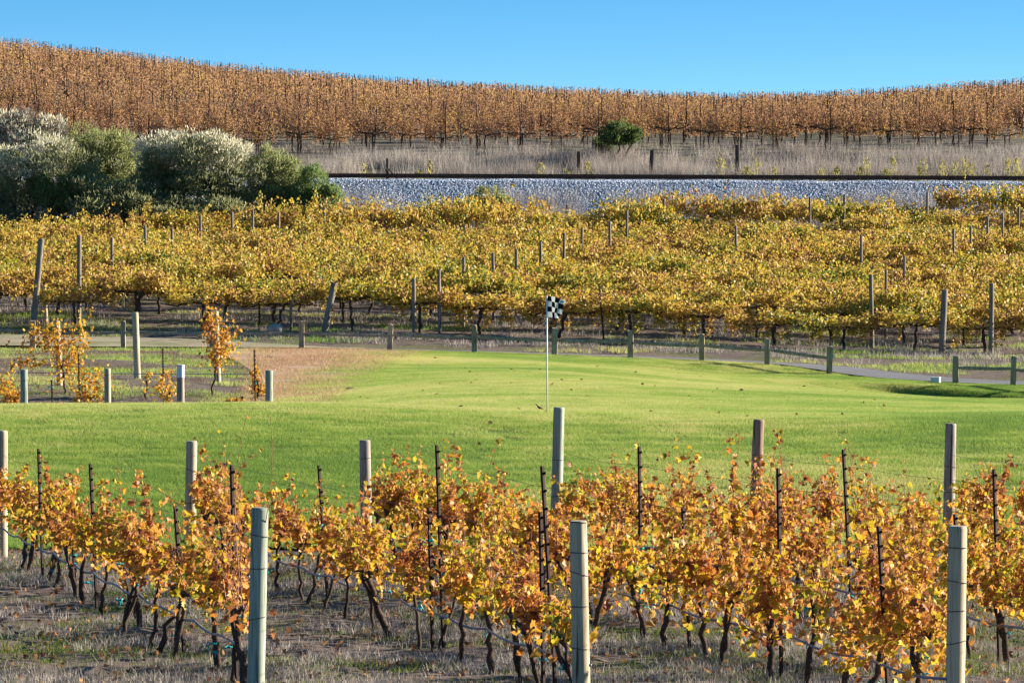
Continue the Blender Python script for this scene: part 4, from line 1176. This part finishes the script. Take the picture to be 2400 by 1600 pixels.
sage = sg('sage_leaf', (0.15, 0.165, 0.08), (0.28, 0.295, 0.14), (0.42, 0.42, 0.22))
olive = sg('olive_leaf', (0.17, 0.20, 0.07), (0.30, 0.33, 0.13), (0.45, 0.45, 0.21))
green = sg('bush_leaf', (0.12, 0.18, 0.06), (0.22, 0.30, 0.10), (0.34, 0.40, 0.16))
greyb = sg('grey_twigs', (0.16, 0.13, 0.11), (0.28, 0.24, 0.20), (0.40, 0.36, 0.30))
fluff = leaf_mat('seed_fluff', [(0.0, (0.50, 0.46, 0.30)), (0.5, (0.70, 0.66, 0.48)), (1.0, (0.84, 0.80, 0.62))], 0.4, 0.25, 0.2, 0.8, 0.1)
shrub('flowering_shrub', 'tall pale feathery shrub at the left edge', 209.5, 60, [(30, 310, 62, 50), (105, 320, 52, 42), (60, 400, 80, 60)], greyb, 8500, 0.22, 0.035, [(22, 288, 54, 30), (118, 296, 40, 30), (60, 338, 95, 30)], 2600, fluff)
shrub('flowering_shrub', 'dark sage shrub with cream tufts at the lower left edge', 206.8, 40, [(30, 405, 75, 62), (130, 400, 80, 66), (90, 470, 110, 46)], sage, 15000, 0.17, 0.04, [(40, 360, 66, 26), (120, 345, 58, 24), (70, 385, 70, 24)], 1900, fluff)
shrub('olive_shrub', 'rounded olive-green shrub right of the pale feathery shrub', 210.3, 230, [(228, 345, 80, 50), (262, 385, 58, 60), (205, 385, 50, 66), (240, 430, 80, 50)], olive, 16000, 0.2, 0.03)
shrub('flowering_shrub', 'broad shrub crowned with white blossom in the middle of the bushes', 208.0, 440, [(400, 375, 78, 62), (480, 380, 88, 66), (350, 430, 66, 52), (440, 462, 130, 50), (545, 420, 56, 66), (350, 475, 90, 40)], sage, 24000, 0.19, 0.04,
      [(395, 338, 76, 34), (455, 334, 64, 32), (520, 355, 58, 38), (365, 362, 50, 36), (480, 385, 70, 32), (425, 375, 60, 24)], 5200, fluff)
shrub('green_shrub', 'grey-green shrub right of the white-blossomed shrub', 208.5, 625, [(620, 380, 44, 40), (640, 410, 52, 62), (600, 468, 84, 46), (660, 468, 60, 46)], olive, 16000, 0.18, 0.035)
shrub('green_shrub', 'bright green shrub at the right end of the bushes by the ballast', 207.5, 725, [(720, 430, 36, 48), (742, 468, 40, 42), (700, 472, 44, 42)], green, 9000, 0.16, 0.035)
shrub('green_shrub', 'low green shrub in front of the dark bushes at left', 205.8, 130, [(105, 440, 28, 34), (150, 445, 34, 36)], green, 5000, 0.16, 0.035)
shrub('green_shrub', 'dark shaded shrub low between the left bushes', 206.3, 300, [(290, 468, 110, 50), (225, 460, 70, 54), (390, 485, 90, 40), (500, 490, 80, 36)], sage, 17000, 0.17, 0.04)
shrub('green_shrub', 'small round green shrub before the ballast at centre', 207.0, 1122, [(1125, 458, 40, 26), (1100, 468, 28, 22), (1150, 472, 28, 20), (1122, 500, 46, 34)], olive, 6000, 0.15, 0.035, [(1135, 474, 32, 16)], 260, fluff)
tree_leaf = sg('tree_leaf', (0.05, 0.085, 0.025), (0.11, 0.16, 0.05), (0.20, 0.25, 0.08))
shrub('small_tree', 'small dark green tree with a bare trunk at the foot of the hill', 224.5, 1415, [(1428, 304, 42, 26), (1455, 312, 24, 16), (1405, 318, 24, 16), (1425, 322, 30, 14)], tree_leaf, 2800, 0.13, 0.06, stems=2)
shrub('dark_shrub', 'low dark shrub left of the small tree', 226.0, 1382, [(1384, 333, 18, 17), (1398, 345, 16, 12)], tree_leaf, 1200, 0.13, 0.06)
# dead brush behind the rails
tufts('dead_brush', rnd_pts(4200, 218.6, 226.0, umax=0.125, keep=lambda x, d: (smooth_noise(x, d, 2.6, 61) + 0.6 * smooth_noise(x, d, 1.0, 62) > -0.2)), 26, 0.2, 0.25, 1.0, 0.02, M['dry_purple'], 'tangle of pale grey dead brush behind the railway', 'dead brush', 0.7,)
tufts('tall_dead_stalks', rnd_pts(420, 219.5, 226.5, umax=0.125, u0=-0.04), 5, 0.12, 0.6, 1.4, 0.018, M['dry_purple'], 'tall thin dead stalks standing out of the brush behind the railway', 'dead stalks', 0.5)
tufts('ballast_weeds', rnd_pts(1100, 205.5, 211.0, umax=0.118, u0=-0.045, keep=lambda x, d: smooth_noise(x, d * 0.3, 3.2, 63) > -0.15), 26, 0.2, 0.5, 1.5, 0.02, M['dry_purple'], 'pale dead weeds at the foot of the ballast', 'dead weeds', 0.7)
def plume(px, d, h, mat, label, grp, nm='yellow_weed', n=70, wd=0.16):
    p = P(px, 400, d); p.z = zt1(p.x, d)
    if d < 218.7: p.z = max(p.z, float(rail_z(p.x)) - 0.85)
    t = R.uniform(0, 1, n); L = 0.16
    sp_ = wd * (0.35 + 0.9 * np.sin(math.pi * np.clip(t * 0.8 + 0.15, 0, 1)))
    q = np.stack([R.normal(0, 1, n) * sp_ * 0.6, R.normal(0, 1, n) * sp_ * 0.6, t * h], 1)
    tip = np.stack([R.normal(0, 0.35, n), R.normal(0, 0.35, n), np.ones(n)], 1)
    tv = np.array([(-0.2, 0, 0), (0.2, 0, 0), (0, 1, 0)])
    v, f = scatter(tv, np.array([(0, 1, 2)]), q, frames(tip), R.uniform(0.7, 1.3, n) * L)
    tag(link(nm, mesh_np(nm, v, f, mat), None, p), label, 'weed', grp)
pl_x = [1240, 985, 960, 1660, 1715, 1780, 1890, 1918, 1975, 1990, 2035, 2052, 2110, 2125, 2165, 2190, 2215, 2235, 2270, 2320, 2338, 1350, 840, 1310, 1735]
for i_, px in enumerate(sorted(pl_x)):
    plume(px + R.uniform(-4, 4), 218.3 + R.uniform(-0.1, 0.5), R.uniform(0.55, 1.15), M['yellow_weed'], f'yellow-green weed plume just behind the rusty rail, {ORD[i_]} from the left', 'yellow weeds behind the rail', n=int(R.uniform(50, 110)))
for px, py, by, said, rad in [(1330, 348, 406, 'beside the gap in the dead brush', 0.1), (1499, 345, 401, 'leaning, right of the small tree', 0.11), (1694, 333, 396, 'tallest, right of the leaning one', 0.11), (890, 364, 408, 'reddish, with a slanting brace near the left bushes', 0.06), (987, 368, 408, 'thin, left of centre', 0.06)]:
    d = 219.5
    t = P(px, py, d); b = P(px - 5 if px == 1499 else px, by, d); b.z = zt1(b.x, d)
    po = round_post('old_fence_post', b, t, rad, M['old_post'], 'dark old post in the dead brush, ' + said, 'old posts behind the railway', sides=9)
    if px == 890:
        MB().tube([Vector((0, 0, (t - b).z * 0.6)), Vector((0.5, 0, 0.0))], 0.035, 6).build('brace', M['old_post'], po)

# ------------------------------------------------------------------ the hill vineyard
def hill_parts(seed, n):
    b = MB()
    b.tube(wobble((0, 0, -0.1), (R.normal(0, 0.05), 0, 0.85), 6, 0.02), np.linspace(0.05, 0.035, 6), 5, 0.15)
    b.tube(wobble((0, 0, 0.85), (0.7, 0, 0.95), 5, 0.03), 0.03, 4); b.tube(wobble((0, 0, 0.85), (-0.7, 0, 0.95), 5, 0.03), 0.03, 4)
    cb = MB(); P_ = []; nsh = 15
    for _ in range(nsh):
        x0 = R.uniform(-0.85, 0.85); L = R.uniform(0.7, 1.25)
        e = np.array([x0 + R.normal(0, 0.16), R.normal(0, 0.16), 0.92 + L])
        pts = wobble((x0, 0, 0.92), e, 5, 0.02)
        cb.tube(pts, [0.009, 0.008, 0.007, 0.006, 0.004], 3)
        m = n // nsh; t = R.beta(1.0, 1.35, m)[:, None]
        P_.append(np.array([x0, 0, 0.72]) * (1 - t) + e * t + R.normal(0, 0.05, (m, 3)))
    P_ = np.concatenate(P_)
    T_ = hang(len(P_), 0.9, 0.5)
    return b.mesh('trunk', M['bark'], True), cb.mesh('canes', M['cane']), foliage_mesh('foliage', P_, T_, R.uniform(0.04, 0.085, len(P_)), M['hill_leaf'], False)
HILL = [hill_parts(i, 780) for i in range(9)]
sb = MB().tube([(0, 0, -0.1), (0.01, 0, 1.1), (0.02, 0, 2.15)], 0.028, 4)
STK = sb.mesh('hill_stake', M['stake'])
n_hill = 0; rest = []
r = 0; d = 229.2
while d < 352:
    lim = 0.118 * d
    xs = np.arange(-lim + R.uniform(-0.5, 0.5), lim, 1.75)
    for i, x in enumerate(xs):
        dd = float(d + R.normal(0, 0.12)); x = float(x + R.normal(0, 0.12))
        u = x / dd
        hidden = False
        if R.random() < 0.035: continue
        if n_hill < 290 and not hidden:
            lab = f'rust-orange grapevine in the lowest row of the hill, {ORD[i]} from the left' if r == 0 else f'rust-orange grapevine, {ORD[i]} from the left in the {ORD[r]} row up the hill'
            root = empty('hill_grapevine', (x, dd, zt1(x, dd)), R.normal(0, 0.06), label=lab, cat='grapevine', group=f'vines in the {ORD[r]} hill row')
            root.scale = (1, 1, R.uniform(0.8, 1.18))
            tr, ca, fo = HILL[R.integers(len(HILL))]
            link('trunk', tr, root); link('canes', ca, root)['kind'] = 'stuff'; link('foliage', fo, root)['kind'] = 'stuff'
            n_hill += 1
            if i % 2 == r % 2:
                so = link('hill_stake', STK, None, (x + R.normal(0, 0.1), dd - 0.06, zt1(x, dd)), (R.normal(0, 0.02), R.normal(0, 0.03), R.uniform(0, 1)))
                tag(so, f'dark stake, {ORD[i // 2]} from the left in the {ORD[r]} row of hillside vines', 'stake', f'stakes in the {ORD[r]} hill row')
        else: rest.append((x, dd))
    r += 1; d += 2.75
rest = np.array(rest)
# all the further rows: leaves, canes and stakes together
n = len(rest); zr = zt(rest[:, 0], rest[:, 1]); hs = R.uniform(0.85, 1.12, n)
m = 170
x0 = R.uniform(-0.95, 0.95, (n, m)); t = R.beta(1.0, 1.25, (n, m))
p = np.stack([rest[:, :1] + x0 + R.normal(0, 0.08, (n, m)), rest[:, 1:] + R.normal(0, 0.16, (n, m)), zr[:, None] + (0.85 + t * 1.15 + R.normal(0, 0.06, (n, m))) * hs[:, None]], 2).reshape(-1, 3)
v1, f1 = scatter(np.array([(0, 0, 0), (0.45, 0.5, 0.1), (0, 1, 0), (-0.45, 0.5, 0.1)], float), np.array([(0, 1, 2, 3)]), p, frames(hang(len(p), 0.9, 0.5)), R.uniform(0.07, 0.13, len(p)))
# canes and stakes as slim uprights
q = 9
cx = rest[:, :1] + R.uniform(-0.9, 0.9, (n, q)); cy = rest[:, 1:] + R.normal(0, 0.12, (n, q)); ch = R.uniform(1.5, 2.2, (n, q)); w_ = np.full((n, q), 0.012)
ch[:, 0] = 2.2; w_[:, 0] = 0.035; cx[:, 0] = rest[:, 0]
ch[:, 1] = 0.95; w_[:, 1] = 0.06; cx[:, 1] = rest[:, 0] + 0.08
lean = R.normal(0, 0.14, (n, q)); lean[:, :2] *= 0.15
zz = np.broadcast_to(zr[:, None], (n, q))
quad = np.stack([np.stack([cx - w_ / 2, cy, zz], 2), np.stack([cx + w_ / 2, cy, zz], 2), np.stack([cx + w_ / 3 + lean, cy, zz + ch], 2), np.stack([cx - w_ / 3 + lean, cy, zz + ch], 2)], 2).reshape(-1, 3)
v2 = quad; f2 = np.arange(len(v2)).reshape(-1, 4) + len(v1)
mi = np.concatenate([np.zeros(len(f1), int), np.ones(len(f2), int)])
hv = link('hillside_vines', mesh_np('hillside_vines', np.concatenate([v1, v2]), np.concatenate([f1, f2]), [M['hill_leaf'], M['stake']], mi))
tag(hv, 'rust-orange vine rows covering the upper hillside up to the skyline', 'vines', kind='stuff')
tufts('hill_weeds', rnd_pts(2600, 226, 240, umax=0.122, keep=lambda x, d: smooth_noise(x, d, 2.0, 66) > -0.1), 9, 0.16, 0.08, 0.35, 0.02, M['dry'], 'low dead weeds at the foot of the hillside vines', 'dead weeds', 0.9)
print('mid', n_mid, 'hill', n_hill, 'rest', n)
